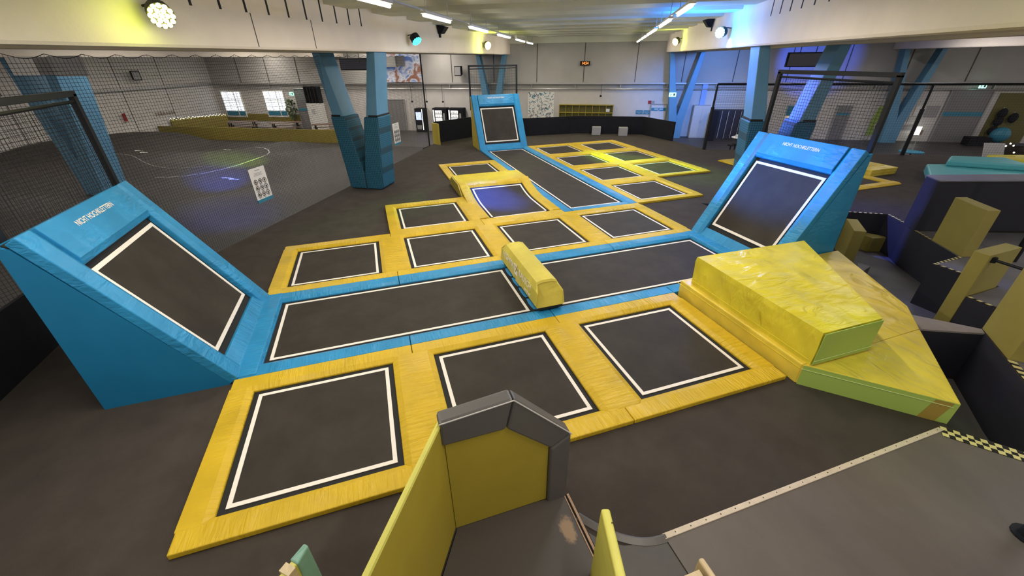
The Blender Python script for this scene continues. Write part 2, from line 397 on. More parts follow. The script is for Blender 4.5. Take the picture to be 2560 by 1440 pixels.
# long blue lane: two beds, divider between
lx0, lx1 = U0, U0+4*P; ly0, ly1 = V0+P, V0+2*P; lcy = (ly0+ly1)/2; mx = U0+2*P
for k, (x0, x1, lab) in enumerate(((lx0, mx, 'long black trampoline lane in blue padding, left half beside the left blue ramp'), (mx, lx1, 'long black trampoline lane in blue padding, right half in front of the right blue ramp'))):
    cx = (x0+x1)/2
    t = thing('trampoline_lane', lab, 'trampoline', (cx, lcy, 0), 0, 'halves of the long blue trampoline lane')
    hl = (x1-x0)/2
    ox = .31; bx0, bx1 = -hl+(.31 if k == 0 else .30), hl-(.30 if k == 0 else .31)
    build('frame_bed', MB().box(-hl+.2, hl-.1 if k == 0 else hl-.2, -HO-.05, HO+.05, .001, .008), 'void', t)
    wx0, wx1 = (bx0+.07, bx1-.02) if k == 0 else (bx0+.02, bx1-.07)
    build('jumping_mat', MB().box(wx0+.015, wx1-.015, -HW+.015, HW-.015, .009, .014), 'bed', t)
    w = .05; m = MB(); m.box(wx0, wx1, -HW, -HW+w, .012, .018); m.box(wx0, wx1, HW-w, HW, .012, .018); m.box(wx0, wx0+w, -HW+w, HW-w, .012, .018); m.box(wx1-w, wx1, -HW+w, HW-w, .012, .018)
    build('border_line', m, 'white', t)
    for q in range(2):       # padding joints every cell
        a, b = -hl+q*P, -hl+(q+1)*P
        build('safety_pad', strip(a+.005, b-.005, -P/2, -HO, 'x', 'hi'), 'bx', t, bevel=.012)
        build('safety_pad', strip(a+.005, b-.005, HO, P/2, 'x', 'lo'), 'bx', t, bevel=.012)
    if k == 0: build('safety_pad', strip(-hl, bx0, -HO-.02, HO+.02, 'y', 'hi', PZ+.004), 'by', t, bevel=.012)
    else: build('safety_pad', strip(bx1, hl, -HO-.02, HO+.02, 'y', 'lo', PZ+.004), 'by', t, bevel=.012)
    if k == 0:
        gm = MB()
        for q in range(4):      # gathered blue cover pieces between the springs under the divider
            y = -.85+q*.45
            gm.grid(8, 6, lambda u, v: (hl-.24+.13*math.sin(math.pi*u)*0+.14*u-.02*math.sin(v*math.pi), y+.40*v, .02+.055*math.sin(math.pi*u)*math.sin(math.pi*v)))
        build('spring_cover', gm, 'bk', t, smooth=True, fix=False)
        build('end_cover', MB().prism([(hl-.24, -HO-.02), (hl+.22, -HO-.02), (hl+.25, -HO+.1), (hl-.22, -HO+.1)], .06, .1), 'bx', t, bevel=.02)
# far lane in the v direction
fy0, fy1 = V0+3*P, V0+7*P; fx0 = U0+3*P; fcx, fcy = fx0+P/2, (fy0+fy1)/2
t = thing('trampoline_lane', 'narrow far trampoline lane in blue padding running up to the far blue ramp', 'trampoline', (fcx, fcy, 0))
hy = 2*P; build('frame_bed', MB().box(-HO-.05, HO+.05, -hy+.2, hy-.2, .001, .008), 'void', t)
wy = hy-.37
build('jumping_mat', MB().box(-HW+.015, HW-.015, -wy+.015, wy-.015, .009, .014), 'bed', t)
m = MB(); w = .05; m.box(-HW, -HW+w, -wy, wy, .012, .018); m.box(HW-w, HW, -wy, wy, .012, .018); m.box(-HW+w, HW-w, -wy, -wy+w, .012, .018); m.box(-HW+w, HW-w, wy-w, wy, .012, .018)
build('border_line', m, 'white', t)
for q in range(4):
    a, b = -hy+q*P, -hy+(q+1)*P
    build('safety_pad', strip(-P/2, -HO, a+.005, b-.005, 'y', 'hi'), 'by', t, bevel=.012)
    build('safety_pad', strip(HO, P/2, a+.005, b-.005, 'y', 'lo'), 'by', t, bevel=.012)
build('safety_pad', strip(-HO-.02, HO+.02, -hy, -hy+.3, 'x', 'hi', PZ+.004), 'bx', t, bevel=.012)
build('safety_pad', strip(-HO-.02, HO+.02, hy-.3, hy, 'x', 'lo', PZ+.004), 'bx', t, bevel=.012)

# raised curved trampoline (cell 2,3)
cx, cy0 = U0+2.5*P, V0+3*P
t = thing('quarter_pipe_trampoline', 'trampoline curling up to a raised yellow padded ledge, lit blue and green', 'trampoline', (cx, cy0, 0))
def zc(y):                        # height of the curved frame
    u = min(max((y-1.55)/1.55, 0), 1)
    return .30*u**1.9
def sheet(x0, x1, y0, y1, dz, th, n=20):
    m = MB(); prof = [(y0+(y1-y0)*i/n, zc(y0+(y1-y0)*i/n)+dz) for i in range(n+1)]
    prof += [(y, z-th) for y, z in prof[::-1]]
    return m.xprism(prof, x0, x1)
build('frame_bed', sheet(-HO-.05, HO+.05, .2, 3.05, .003, .03), 'void', t)
build('jumping_mat', sheet(-HW, HW, .37, 2.78, .014, .01), 'bed', t)
m = sheet(-HW, -HW+.05, .37, 2.78, .02, .008); m2 = sheet(HW-.05, HW, .37, 2.78, .02, .008); m.add(m2.v, m2.f)
for a, b in ((.37, .42), (2.73, 2.78)):
    q = sheet(-HW, HW, a, b, .02, .008, 2); m.add(q.v, q.f)
build('border_line', m, 'white', t)
build('safety_pad', strip(-P/2, P/2, -.31, .31, 'x', 'full'), 'yx', t, bevel=.012)
h = P/2
def sidepad(x0, x1, inner):
    ys = [.31+(3.12-.31)*i/24 for i in range(25)]; m = MB(); vs = []
    for y in ys:
        z = zc(y)
        if inner > 0: xs = [(x0, z+PZ), (x1-.09, z+PZ), (x1, z+PZ-.035)]
        else: xs = [(x0, z+PZ-.035), (x0+.09, z+PZ), (x1, z+PZ)]
        vs += [(x, y, zz) for x, zz in xs]+[(xs[2][0], y, -.0 if y < 2.2 else z-.05), (xs[0][0], y, 0)]
    fs = []
    for i in range(24):
        for k in range(5):
            a, b = i*5+k, i*5+(k+1) % 5; fs.append((a, b, b+5, a+5))
    fs += [tuple(range(5)), tuple(range(120, 125))]
    return m.add(vs, fs)
build('safety_pad', sidepad(-h, -HO, 1), 'yy', t, smooth=False)
build('safety_pad', sidepad(HO, h, -1), 'yy', t, smooth=False)
build('top_pad', MB().xprism([(2.86, .22), (2.95, zc(2.95)+.05), (3.05, .345), (4.25, .345), (4.52, .05), (4.52, 0), (2.9, 0)], -h-.01, h+.01), 'yx', t, bevel=.03)
sd = build('side_board', MB().xprism([(2.35, 0.0), (3.02, .33), (4.2, .33), (4.5, 0)], -h-.05, -h-.012), 'olive', t)
sd['label'] = 'darker olive side board'

# wall ramps -------------------------------------------------------------
LBL = {'l': 'blue wall ramp at the left, printed NICHT HOCHKLETTERN, with dark blue side', 'r': 'blue wall ramp at the right behind the stacked mats, printed NICHT HOCHKLETTERN',
       'f': 'small far blue wall ramp at the end of the narrow lane, with a yellow-olive side'}
def ramp(key, loc, rz):
    """local x across 0..P, local y away from the lane, z up"""
    t = thing('wall_ramp', LBL[key], 'trampoline', loc, rz, 'blue wall ramps at the lane ends')
    S = Vector((0, 1.35, 2.31)).normalized(); N = Vector((0, -S.z, S.y)); O = Vector((0, .02, .07)); Xv = Vector((1, 0, 0)); L = 2.675
    def slab(pts, n0, n1):       # pts in (x,t) on the face; n0..n1 height above face
        m = MB(); lo = [O+Xv*x+S*q+N*n0 for x, q in pts]; hi = [O+Xv*x+S*q+N*n1 for x, q in pts]
        return m.loft(lo, hi)
    body = MB().xprism([(.10, 0), (1.36, 2.24), (1.49, 2.33), (1.52, 0)], .06, P-.06)
    build('core', body, 'void', t)
    sm = 'bside' if key != 'f' else 'olive'
    for x0, x1 in ((0, .04), (P-.04, P)):
        s = build('side_cover', MB().xprism([(.08, 0), (.05, .02), (1.40, 2.28), (1.52, 2.34), (1.53, 0)], x0, x1), sm if not (key == 'r') else 'bk', t)
    build('back_cover', MB().box(.04, P-.04, 1.50, 1.53, 0, 2.33), 'bside', t)
    build('jumping_mat', slab([(.39, .35), (P-.39, .35), (P-.39, 2.03), (.39, 2.03)], -.035, -.025), 'bed', t)
    w = .055; m = MB()
    for a, b, c, d in ((.375, P-.375, .33, .33+w), (.375, P-.375, 2.045-w, 2.045), (.375, .375+w, .33+w, 2.045-w), (P-.375-w, P-.375, .33+w, 2.045-w)):
        q = slab([(a, c), (b, c), (b, d), (a, d)], -.03, -.018); m.add(q.v, q.f)
    build('border_line', m, 'white', t)
    build('frame_bed', slab([(.25, .05), (P-.25, .05), (P-.25, 2.2), (.25, 2.2)], -.06, -.042), 'void', t)
    # side pads, top pad and bottom fold
    for sx in (0, 1):
        f = (lambda x: x) if sx == 0 else (lambda x: P-x)
        m = MB(); rings = []
        for q in [-.03+(L+.03)*i/14 for i in range(15)]:
            sec = [(0, -.06), (0, .075), (.22, .085), (.31, .04), (.31, -.05)]
            rings.append([O+Xv*f(x)+S*q+N*n for x, n in sec])
        vs = [v for r_ in rings for v in r_]; fs = []
        for i in range(14):
            for k in range(5): a, b = i*5+k, i*5+(k+1) % 5; fs.append((a, b, b+5, a+5))
        fs += [tuple(range(5)), tuple(range(70, 75))]
        build('side_pad', m.add(vs, fs), 'bk', t, bevel=.012)
    m = MB(); secs = [(2.12, -.05), (2.12, .03), (2.20, .085), (L, .085), (L, -.12)]
    a = [O+Xv*.315+S*q+N*n for q, n in secs]; b = [O+Xv*(P-.315)+S*q+N*n for q, n in secs]
    tp = build('top_pad', m.loft(a, b), 'bk', t, bevel=.012)
    build('bottom_pad', MB().xprism([(-.30, .05), (-.28, .09), (-.02, .09), (.12, .26), (.17, .24), (.06, 0), (-.3, 0)], .02, P-.02), 'bx', t, bevel=.012)
    c = O+Xv*(P/2)+S*2.50+N*.088
    o = text('lettering', 'NICHT HOCHKLETTERN', .098, 'white', tp, basis(c, Xv, S), .001, .80, .0014)
    return t
ramp('l', (U0, lcy-P/2, 0), R(90))
ramp('r', (U0+4*P, lcy+P/2, 0), R(-90))
ramp('f', (fx0, V0+7*P, 0), 0)

# lettered divider across the lane ---------------------------------------
t = thing('lane_divider', 'inflated yellow divider bar lettered HIGHMAT RAUSCH across the blue lane', 'cushion', (2.53, lcy, 0))
bt = [(-.26, .16), (-.285, .20), (-.262, .46), (-.20, .575), (-.11, .61), (.08, .61), (.17, .575), (.225, .46), (.26, .20), (.24, .16)]
m = MB(); vs = []; ys = [(-1.04, .90, 0), (-1.06, 1, 0), (-.86, 1, 1), (.90, 1, 1), (1.06, 1, 0), (1.04, .90, 0)]
for yy, k, up in ys:
    for x, z in bt:
        y = yy
        if z > .5: y = math.copysign(abs(yy)-(.0 if up else .17), yy)
        if up and z < .5: y = math.copysign(.98, yy)
        vs.append((x*k, y, .16+(z-.16)*(1 if up else (.90 if z > .5 else k))))
n = len(bt); fs = []
for i in range(len(ys)-1):
    for k in range(n): a, b = i*n+k, i*n+(k+1) % n; fs.append((a, b, b+n, a+n))
fs += [tuple(range(n)), tuple(range(n*(len(ys)-1), n*len(ys)))]
o = build('cover', m.add(vs, fs), 'ybar', t, bevel=.045, seg=4)
for p_ in o.data.polygons: p_.use_smooth = True
o.modifiers['bevel'].harden_normals = True; o.modifiers['bevel'].angle_limit = R(20)
build('base_frame', MB().box(-.24, .24, -1.05, 1.05, .1, .165), 'void', t, bevel=.02)
for y in (-.9, -.3, .3, .9):
    build('foot', MB().box(-.2, .2, y-.04, y+.04, .015, .1), 'void', t)
Xd = Vector((0, -1, 0)); Yd = Vector((.083, 0, 1)).normalized()
text('lettering', 'HIGHMAT', .18, 'white', t, basis((-.2685, .50, .405), Xd, Yd), .003, .95)
text('lettering', 'RAUSCH', .18, 'white', t, basis((-.2685, -.42, .405), Xd, Yd), .003, .95)
text('lettering', 'jump ed', .10, 'white', t, basis((-.281, -.60, .265), Xd, Yd), .003, .9)
lm = MB()                          # square logo with a leaping figure
Mx = basis((-.270, .05, .40), Xd, Yd)
lm.prism([(-.09, -.11), (.09, -.11), (.09, .06), (-.02, .10), (-.09, .10)], 0, .003); lm.v = [tuple(Mx @ Vector(v)) for v in lm.v]
lg = build('logo', lm, 'white', t)
lm = MB().prism([(-.04, -.05), (.0, -.05), (.05, .02), (.08, .0), (.10, .02), (.06, .06), (.07, .12), (.05, .12), (.03, .05), (-.05, .06), (-.06, .04), (.0, .03)], .003, .005); lm.v = [tuple(Mx @ Vector(v)) for v in lm.v]
build('logo_figure', lm, 'olive', lg)
lm = MB(); Mb = basis((-.2775, -.1, .30), Xd, Yd)
for q in ([(-.45, -.08), (-.25, -.12), (-.2, .1), (-.5, .16)], [(-.15, -.13), (.15, -.12), (.1, .0), (-.12, .05)], [(.2, .06), (.42, .03), (.5, .2), (.3, .2)]): lm.prism(q, -.0005, .001)
lm.v = [tuple(Mb @ Vector(v)) for v in lm.v]
M['ghost'] = mat('pale_print', (.62, .53, .14), .6)
build('pale_print', lm, 'ghost', t)

# ------------------------------------------------------------------ stacked yellow mats at right
t = thing('landing_mat', 'low wide yellow landing mat with lime light painted on its front, under the thick one', 'mat', (5.1, 2.83, 0))
def lowpoly(pts): return [(x-5.1, y-2.83) for x, y in pts]
pA = lowpoly([(5.06, 2.82), (6.19, 1.66), (7.48, 2.86)]); pB = lowpoly([(5.06, 2.82), (7.48, 2.86), (8.03, 3.36), (9.12, 5.36), (5.08, 5.36)])
M['mlimelit'] = mat('mat_side_lime_light', (.36, .50, .10), .4, bump=.15, bscale=5)  # yellow cover tinted green: lime spotlight painted into the colour
build('mat_section', MB().prism(pA, 0.0, .33), 'ymat2', t, bevel=.015)
build('mat_section', MB().prism(pB, 0.0, .33), 'ymat2', t, bevel=.015)
d = Vector((6.19-5.06, 1.66-2.82, 0)).normalized(); nn = Vector((d.y, -d.x, 0))
def onfront(s, z): p = Vector((-.04, -.01, 0))+d*s+nn*.004; return (p.x, p.y, z)
L2 = 1.62
fr = build('front_face', MB().loft([onfront(.02, .0), onfront(L2-.01, .0), onfront(L2-.01, .325), onfront(.02, .325)], [tuple(Vector(onfront(.02, 0))+nn*.006), tuple(Vector(onfront(L2-.01, 0))+nn*.006), tuple(Vector(onfront(L2-.01, .325))+nn*.006), tuple(Vector(onfront(.02, .325))+nn*.006)]), 'mlimelit', t)
fr['label'] = 'front face with lime light painted in'
q = Vector((0, 0, 0)); a0, a1 = L2-.30, L2-.13
sb = MB().loft([tuple(Vector(onfront(s, z))+nn*.0065) for s, z in ((a0, .0), (a1, .0), (a1+.07, .32), (a0+.07, .32))], [tuple(Vector(onfront(s, z))+nn*.009) for s, z in ((a0, .0), (a1, .0), (a1+.07, .32), (a0+.07, .32))])
M['olvstripe'] = mat('brown_stripe', (.34, .24, .04), .5)
build('brown_stripe', sb, 'olvstripe', t)
zp = MB()
p0, p1 = Vector(onfront(0, .265))+nn*.012, Vector(onfront(L2-.05, .265))+nn*.012
zp.tube([p0, p1], .005, 6)
M['zip'] = mat('zip_edge', (.55, .62, .25), .4)
build('zip', zp, 'zip', t)
zp = MB().tube([(-.045, 0, .26), (-.03, 2.6, .26)], .005, 6); build('zip', zp, 'ymat', t)
t = thing('landing_mat', 'thick upper yellow landing mat with wrinkled shiny cover and lime light painted on its end', 'mat', (5.16, 2.78, .33))
top = [(5.13, 2.78), (6.2, 2.77), (7.62, 5.12), (5.19, 5.2)]
lp = [(x-5.16, y-2.78) for x, y in top]
nx = 22; m = MB()
def bil(u, v):
    a, b, c, dd = [Vector((p[0], p[1])) for p in (lp[0], lp[1], lp[2], lp[3])]
    return (a*(1-u)+b*u)*(1-v)+(dd*(1-u)+c*u)*v
random.seed(3)
def hz(u, v):
    w = math.sin(v*9+u*3.1+.7)*.008+math.sin(u*7-v*13)*.005+math.sin(v*31+u*8)*.003
    return w*min(1, 6*min(u, 1-u, v, 1-v))
vs = []
for j in range(nx+1):
    for i in range(nx+1):
        u, v = i/nx, j/nx; p = bil(u, v); vs.append((p.x, p.y, .535+hz(u, v)))
fs = [(j*(nx+1)+i, j*(nx+1)+i+1, (j+1)*(nx+1)+i+1, (j+1)*(nx+1)+i) for j in range(nx) for i in range(nx)]
def ring(z, off):
    c = Vector((sum(p[0] for p in lp)/4, sum(p[1] for p in lp)/4)); out = []
    for k in range(4):
        a, b = [(0, 0), (1, 0), (1, 1), (0, 1)][k], [(1, 0), (1, 1), (0, 1), (0, 0)][k]
        for i in range(nx):
            u = a[0]+(b[0]-a[0])*i/nx; v = a[1]+(b[1]-a[1])*i/nx; p = bil(u, v); dd = (p-c).normalized()
            wv = off*(1+.8*math.sin(i*.9+k+z*9))
            out.append((p.x+dd.x*wv, p.y+dd.y*wv, z))
    return out
topidx = []
for k in range(4):
    a, b = [(0, 0), (1, 0), (1, 1), (0, 1)][k], [(1, 0), (1, 1), (0, 1), (0, 0)][k]
    for i in range(nx):
        ii = round((a[0]+(b[0]-a[0])*i/nx)*nx); jj = round((a[1]+(b[1]-a[1])*i/nx)*nx); topidx.append(jj*(nx+1)+ii)
prev = topidx; nR = 4*nx
for z, off in ((.45, .010), (.3, .014), (.15, .010), (.02, .004), (0, 0)):
    base = len(vs); vs += ring(z, off); cur_ = list(range(base, base+nR))
    for k in range(nR): k2 = (k+1) % nR; fs.append((prev[k], cur_[k], cur_[k2], prev[k2]))
    prev = cur_
fs.append(tuple(prev))
build('mat_cover', m.add(vs, fs), 'ymat', t, smooth=False)
e0, e1 = Vector((lp[0][0], lp[0][1]-.02, 0)), Vector((lp[1][0], lp[1][1]-.02, 0))
gf = build('end_face', MB().loft([(e0.x+.01, e0.y, .02), (e1.x-.01, e1.y, .02), (e1.x-.01, e1.y, .525), (e0.x+.01, e0.y, .525)], [(e0.x+.01, e0.y-.012, .02), (e1.x-.01, e1.y-.012, .02), (e1.x-.01, e1.y-.012, .525), (e0.x+.01, e0.y-.012, .525)]), 'mlimelit', t)  # end of the upper mat carries the same painted lime light
gf['label'] = 'end face with lime light painted in'
build('zip', MB().tube([(e0.x, e0.y-.018, .09), (e1.x, e1.y-.018, .09)], .005, 6), 'zip', t)
build('seam', MB().tube([(lp[0][0]-.03, .02, .09), (lp[3][0]-.03, lp[3][1], .09)], .005, 6), 'ymat', t)

# ------------------------------------------------------------------ parkour area
def block(name, label, poly, z0, z1, m, cat='block', group=None, bevel=.012):
    x0 = sum(p[0] for p in poly)/len(poly); y0 = sum(p[1] for p in poly)/len(poly)
    return solo(name, label, cat, MB().prism([(x-x0, y-y0) for x, y in poly], 0, z1-z0), m, (x0, y0, z0), 0, group, bevel)
# black lining of the pit walls
def lining(pts, z0=HALL, z1=-.012, off=.012):
    m = MB()
    for (x0, y0), (x1, y1) in zip(pts[:-1], pts[1:]):
        d = Vector((x1-x0, y1-y0)).normalized(); n = Vector((d.y, -d.x))*off
        m.loft([(x0, y0, z0), (x1, y1, z0), (x1+n.x, y1+n.y, z0), (x0+n.x, y0+n.y, z0)], [(x0, y0, z1), (x1, y1, z1), (x1+n.x, y1+n.y, z1), (x0+n.x, y0+n.y, z1)])
    return m
struct('trim_2', lining(pit[:17]), 'darkpark')
# hazard edging (yellow/black striped angle) along the pit rim
M['hzy'] = mat('hazard_yellow', (.78, .68, .28), .5)
def hazard(label, pts, w=.055, step=.13):
    t = thing('hazard_strip', label, 'edging', (pts[0][0], pts[0][1], 0)); ox, oy = pts[0]
    mk, my = MB(), MB()
    for (x0, y0), (x1, y1) in zip(pts[:-1], pts[1:]):
        d = Vector((x1-x0, y1-y0)); L = d.length; d.normalize(); n = Vector((-d.y, d.x))*w
        p = lambda s, q: (x0-ox+d.x*s+n.x*q, y0-oy+d.y*s+n.y*q)
        a, b, c, e = p(0, 0), p(L, 0), p(L, 1), p(0, 1)
        mk.loft([(*a, .0), (*b, .0), (*c, .0), (*e, .0)], [(*a, .010), (*b, .010), (*c, .010), (*e, .010)])
        s = 0
        while s < L-step*.5:
            a, b, c, e = p(s, 0), p(s+step*.5, 0), p(s+step*.5+.02, 1), p(s+.02, 1)
            my.loft([(*a, .009), (*b, .009), (*c, .009), (*e, .009)], [(*a, .014), (*b, .014), (*c, .014), (*e, .014)]); s += step
    build('backing', mk, 'void', t); build('yellow_blocks', my, 'hzy', t)
hazard('striped yellow and black edging on the far pit rim behind the right ramp', [(12.0, 8.13), (13.59, 7.12)])
hazard('striped edging on the pit rim running down to the dark wall', [(13.59, 7.12), (13.2, 6.39)])
hazard('striped edging on the pit rim between dark wall and tall yellow slab', [(12.92, 6.06), (12.6, 5.52)])
hazard('striped edging forming a point on the grey platform below the tall slab', [(12.1, 4.68), (11.15, 4.64), (11.17, 4.16), (11.15, 3.8)])
hazard('striped edging on the small platform between the leaning yellow blocks', [(10.12, 3.51), (10.12, 3.06)])
hazard('striped edging on the near right pit rim below the big yellow block', [(8.45, 2.16), (7.6, 1.32)], .09)
# checker strip
t = thing('checker_strip', 'wide yellow and black chequered strip on the plywood floor edge at lower right', 'edging', (6.03, 1.66, .012))
dx = Vector((7.05-6.05, .42-1.64)).normalized(); nx_ = Vector((-dx.y, dx.x)); mk, my = MB(), MB(); Lk = 1.55; wk = .17
def kp(s, q): return (dx.x*s-nx_.x*q*wk, dx.y*s-nx_.y*q*wk)
a, b, c, e = kp(0, 0), kp(Lk, 0), kp(Lk, 1), kp(0, 1)
mk.loft([(*a, 0), (*b, 0), (*c, 0), (*e, 0)], [(*a, .006), (*b, .006), (*c, .006), (*e, .006)]); ns = 26
for i in range(ns):
    for j in range(3):
        if (i+j) % 2 == 0:
            q0, q1 = j/3, (j+1)/3; s0, s1 = i*Lk/ns, (i+1)*Lk/ns; a, b, c, e = kp(s0, q0), kp(s1, q0), kp(s1, q1), kp(s0, q1)
            my.loft([(*a, .005), (*b, .005), (*c, .005), (*e, .005)], [(*a, .009), (*b, .009), (*c, .009), (*e, .009)])
build('backing', mk, 'void', t); build('yellow_squares', my, 'hzy', t)
# platforms top (grey painted) beside the pit
struct('floor', MB().prism([(12.6, 5.5), (12.1, 4.7), (11.18, 4.64), (11.18, 3.55), (10.14, 3.5), (10.14, 3.05), (9.12, 2.76), (8.1, 1.8), (12, -1), (18, 1), (17.2, 4.2), (12.95, 6.0)], 0, .008), 'greypark')
t = thing('parkour_wall', 'long dark parkour wall with a lilac grey top at the right', 'wall block', (12.92, 6.06, 0))
build('body', MB().prism([(0, 0), (.3, .44), (4.68, -1.08), (4.38, -1.61)], 0, 1.27), 'darkpark', t)
build('top_board', MB().prism([(-.02, -.03), (.3, .47), (4.73, -1.06), (4.41, -1.66)], 1.27, 1.30), 'greypark', t, bevel=.005)
block('parkour_slab', 'tall upright yellow slab standing on the pit rim before the dark wall', [(12.12, 4.66), (12.62, 5.5), (12.88, 5.42), (12.38, 4.57)], 0, 1.08, 'parkour', group='yellow parkour blocks')
block('parkour_slab', 'leaning narrow yellow slab rising from the pit with a black bar fixed to its corner', [(10.12, 3.53), (10.12, 3.77), (11.1, 3.79), (11.1, 3.56)], HALL, .85, 'parkour', group='yellow parkour blocks')
block('parkour_block', 'big yellow block cut off by the right edge of the view', [(9.12, 2.79), (8.47, 2.16), (8.95, 1.7), (9.9, 2.3)], 0, 1.5, 'parkour', group='yellow parkour blocks')
block('parkour_block', 'yellow block standing in the pit just behind the right blue ramp', [(12.47, 7.45), (12.69, 7.3), (11.97, 6.55), (11.72, 6.7)], HALL+.012, -.08, 'parkour', group='yellow parkour blocks')
block('parkour_block', 'low yellow box on the pit floor right of the taller one', [(13.06, 6.92), (13.57, 6.78), (13.3, 7.28), (13.0, 7.4)], HALL+.012, -.56, 'parkour', group='yellow parkour blocks')
block('parkour_block', 'small dark grey step on the pit floor beside the yellow mats', [(11.3, 6.05), (11.62, 6.25), (11.7, 5.98), (11.28, 5.86)], HALL+.012, -.78, 'greypark')
t = thing('balance_wall', 'narrow grey topped wall bridging from the landing mat to the big yellow block', 'wall block', (8.9, 2.9, HALL+.012))
q = [(-.40, .56), (.21, -.12), (.10, -.21), (-.80, .24), (-.86, .42)]
build('body', MB().prism(q, 0, .955), 'darkpark', t); build('top_board', MB().prism(q, .955, .985), 'palepark', t)
t = thing('balance_bar', 'thin black bar running right from the corner of the leaning yellow slab', 'bar', (10.25, 3.5, .75))
build('bar', MB().tube([(0, 0, 0), (-.03, -1.6, 0)], .025, 8), 'metal', t); build('clamp', MB().cyl(0, .02, -.05, .05, .045, 12), 'metal', t)
solo('steel_pole', 'black pole standing behind the leaning yellow slab at the right', 'pole', MB().cyl(0, 0, 0, 3.0, .06), 'metal', (12.9, 4.15, .008))
solo('steel_pole', 'base of a black pole on the grey plywood floor at the lower right corner', 'pole', MB().cyl(0, 0, 0, 3.0, .07).cyl(0, 0, 0, .02, .12), 'metal', (5.27, .53, .012))
# second court and mats beyond the right ramp
t = thing('trampoline', 'yellow padded trampoline whose left and right tips show beyond the right ramp', 'trampoline', (15.7, 11.68, 0))
build('frame_bed', MB().box(-1.4, 1.4, -2.4, 2.4, .001, .008), 'void', t)
build('jumping_mat', MB().box(-1.2, 1.2, -2.2, 2.2, .009, .014), 'bed', t)
for a in ((-1.6, 1.6, -2.6, -2.22), (-1.6, 1.6, 2.22, 2.6)): build('safety_pad', strip(*a, 'x', 'full'), 'yx', t, bevel=.012)
for a in ((-1.6, -1.22, -2.3, 2.3), (1.22, 1.6, -2.3, 2.3)): build('safety_pad', strip(*a, 'y', 'full', PZ+.004), 'yy', t, bevel=.012)
for k in range(3):
    solo('folding_mat', ['bottom', 'middle', 'top'][k]+' one of three thin yellow mats stacked beyond the right ramp', 'mat', MB().box(-.68, .68, -.6, .6, 0, .08), 'ymat2', (18.03+.012*k, 10.78, .0+.082*k), R(0), 'thin yellow mats beyond the right ramp', .01)
block('foam_mat', 'long teal foam mat behind the dark parkour wall', [(18.25, 8.9), (19.98, 10.0), (24.8, 8.0), (23.4, 6.9)], 0, .3, 'teal', 'mat', bevel=.04)
block('foam_mat', 'crumpled green mat lying over the long teal one', [(20.2, 9.55), (21.2, 10.0), (22.7, 9.1), (21.9, 7.9)], .3, .52, 'teal', 'mat', bevel=.06)
block('foam_mat', 'teal and lime foam mat at the right edge behind the crumpled one', [(22.7, 9.2), (23.3, 9.9), (26.5, 8.6), (25.9, 7.6)], .0, .42, 'ymat', 'mat', bevel=.04)

# ------------------------------------------------------------------ foreground partition
t = thing('padded_partition', 'yellow partition with a grey padded cut-off-corner rim in the foreground', 'partition', (.13, 2.34, .03))
build('panel', MB().yprism([(.03, 0), (.97, 0), (.97, .82), (.54, 1.24), (.03, 1.24)], -.004, .03), 'olive', t)
def rimseg(pts): return MB().yprism(pts, -.045, .10)
gv = 'greyvinyl'
build('rim_pad', rimseg([(0, 1.22), (.55, 1.22), (.62, 1.55), (0, 1.49)]), gv, t, bevel=.025)
build('rim_pad', rimseg([(.555, 1.22), (.975, .81), (1.18, .94), (.625, 1.55)]), gv, t, bevel=.025)
build('rim_pad', rimseg([(.975, -.02), (1.18, -.02), (1.18, .935), (.975, .80)]), gv, t, bevel=.02)
build('edge_welt', MB().tube([(0, -.05, 1.485), (.62, -.05, 1.545), (1.18, -.05, .94)], .006, 6), 'lgrey', t)
t = thing('side_board', 'tall yellow board running towards the viewer from the padded partition', 'board', (.165, 2.36, .03))
t.name = 'partition_board'
dd = Vector((-.57, -1.01, 0)).normalized(); n = Vector((-dd.y, dd.x, 0))*-.035; L = 2.0
p0 = Vector((0, 0, 0)); p1 = dd*L
build('panel', MB().loft([p0, p1, p1+n, p0+n], [p0+Vector((0, 0, 1.43)), p1+Vector((0, 0, 1.55)), p1+n+Vector((0, 0, 1.55)), p0+n+Vector((0, 0, 1.43))]), 'olive', t)
build('cap', MB().tube([p0+n*.5+Vector((0, 0, 1.435)), p1+n*.5+Vector((0, 0, 1.555))], .024, 8), 'ygreen', t)
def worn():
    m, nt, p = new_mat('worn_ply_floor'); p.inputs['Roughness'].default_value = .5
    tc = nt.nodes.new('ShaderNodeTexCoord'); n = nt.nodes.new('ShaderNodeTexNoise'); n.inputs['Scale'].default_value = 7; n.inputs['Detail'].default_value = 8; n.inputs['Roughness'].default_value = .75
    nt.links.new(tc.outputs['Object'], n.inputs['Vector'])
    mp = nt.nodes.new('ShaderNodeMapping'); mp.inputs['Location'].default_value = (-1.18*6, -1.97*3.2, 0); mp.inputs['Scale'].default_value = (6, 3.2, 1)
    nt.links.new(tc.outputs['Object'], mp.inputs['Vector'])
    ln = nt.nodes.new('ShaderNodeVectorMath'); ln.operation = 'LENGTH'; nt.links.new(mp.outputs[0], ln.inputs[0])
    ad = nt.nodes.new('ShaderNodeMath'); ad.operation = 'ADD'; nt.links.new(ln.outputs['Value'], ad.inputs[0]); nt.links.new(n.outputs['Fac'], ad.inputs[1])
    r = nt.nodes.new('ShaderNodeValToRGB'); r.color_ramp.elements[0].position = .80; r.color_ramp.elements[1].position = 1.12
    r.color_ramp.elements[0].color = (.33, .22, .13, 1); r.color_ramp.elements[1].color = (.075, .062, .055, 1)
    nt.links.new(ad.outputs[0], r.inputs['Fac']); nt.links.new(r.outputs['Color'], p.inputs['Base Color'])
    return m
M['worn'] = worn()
t = thing('plywood_platform', 'worn brown plywood platform with bare wooden edge, inside the yellow partition', 'platform', (0, 0, 0))
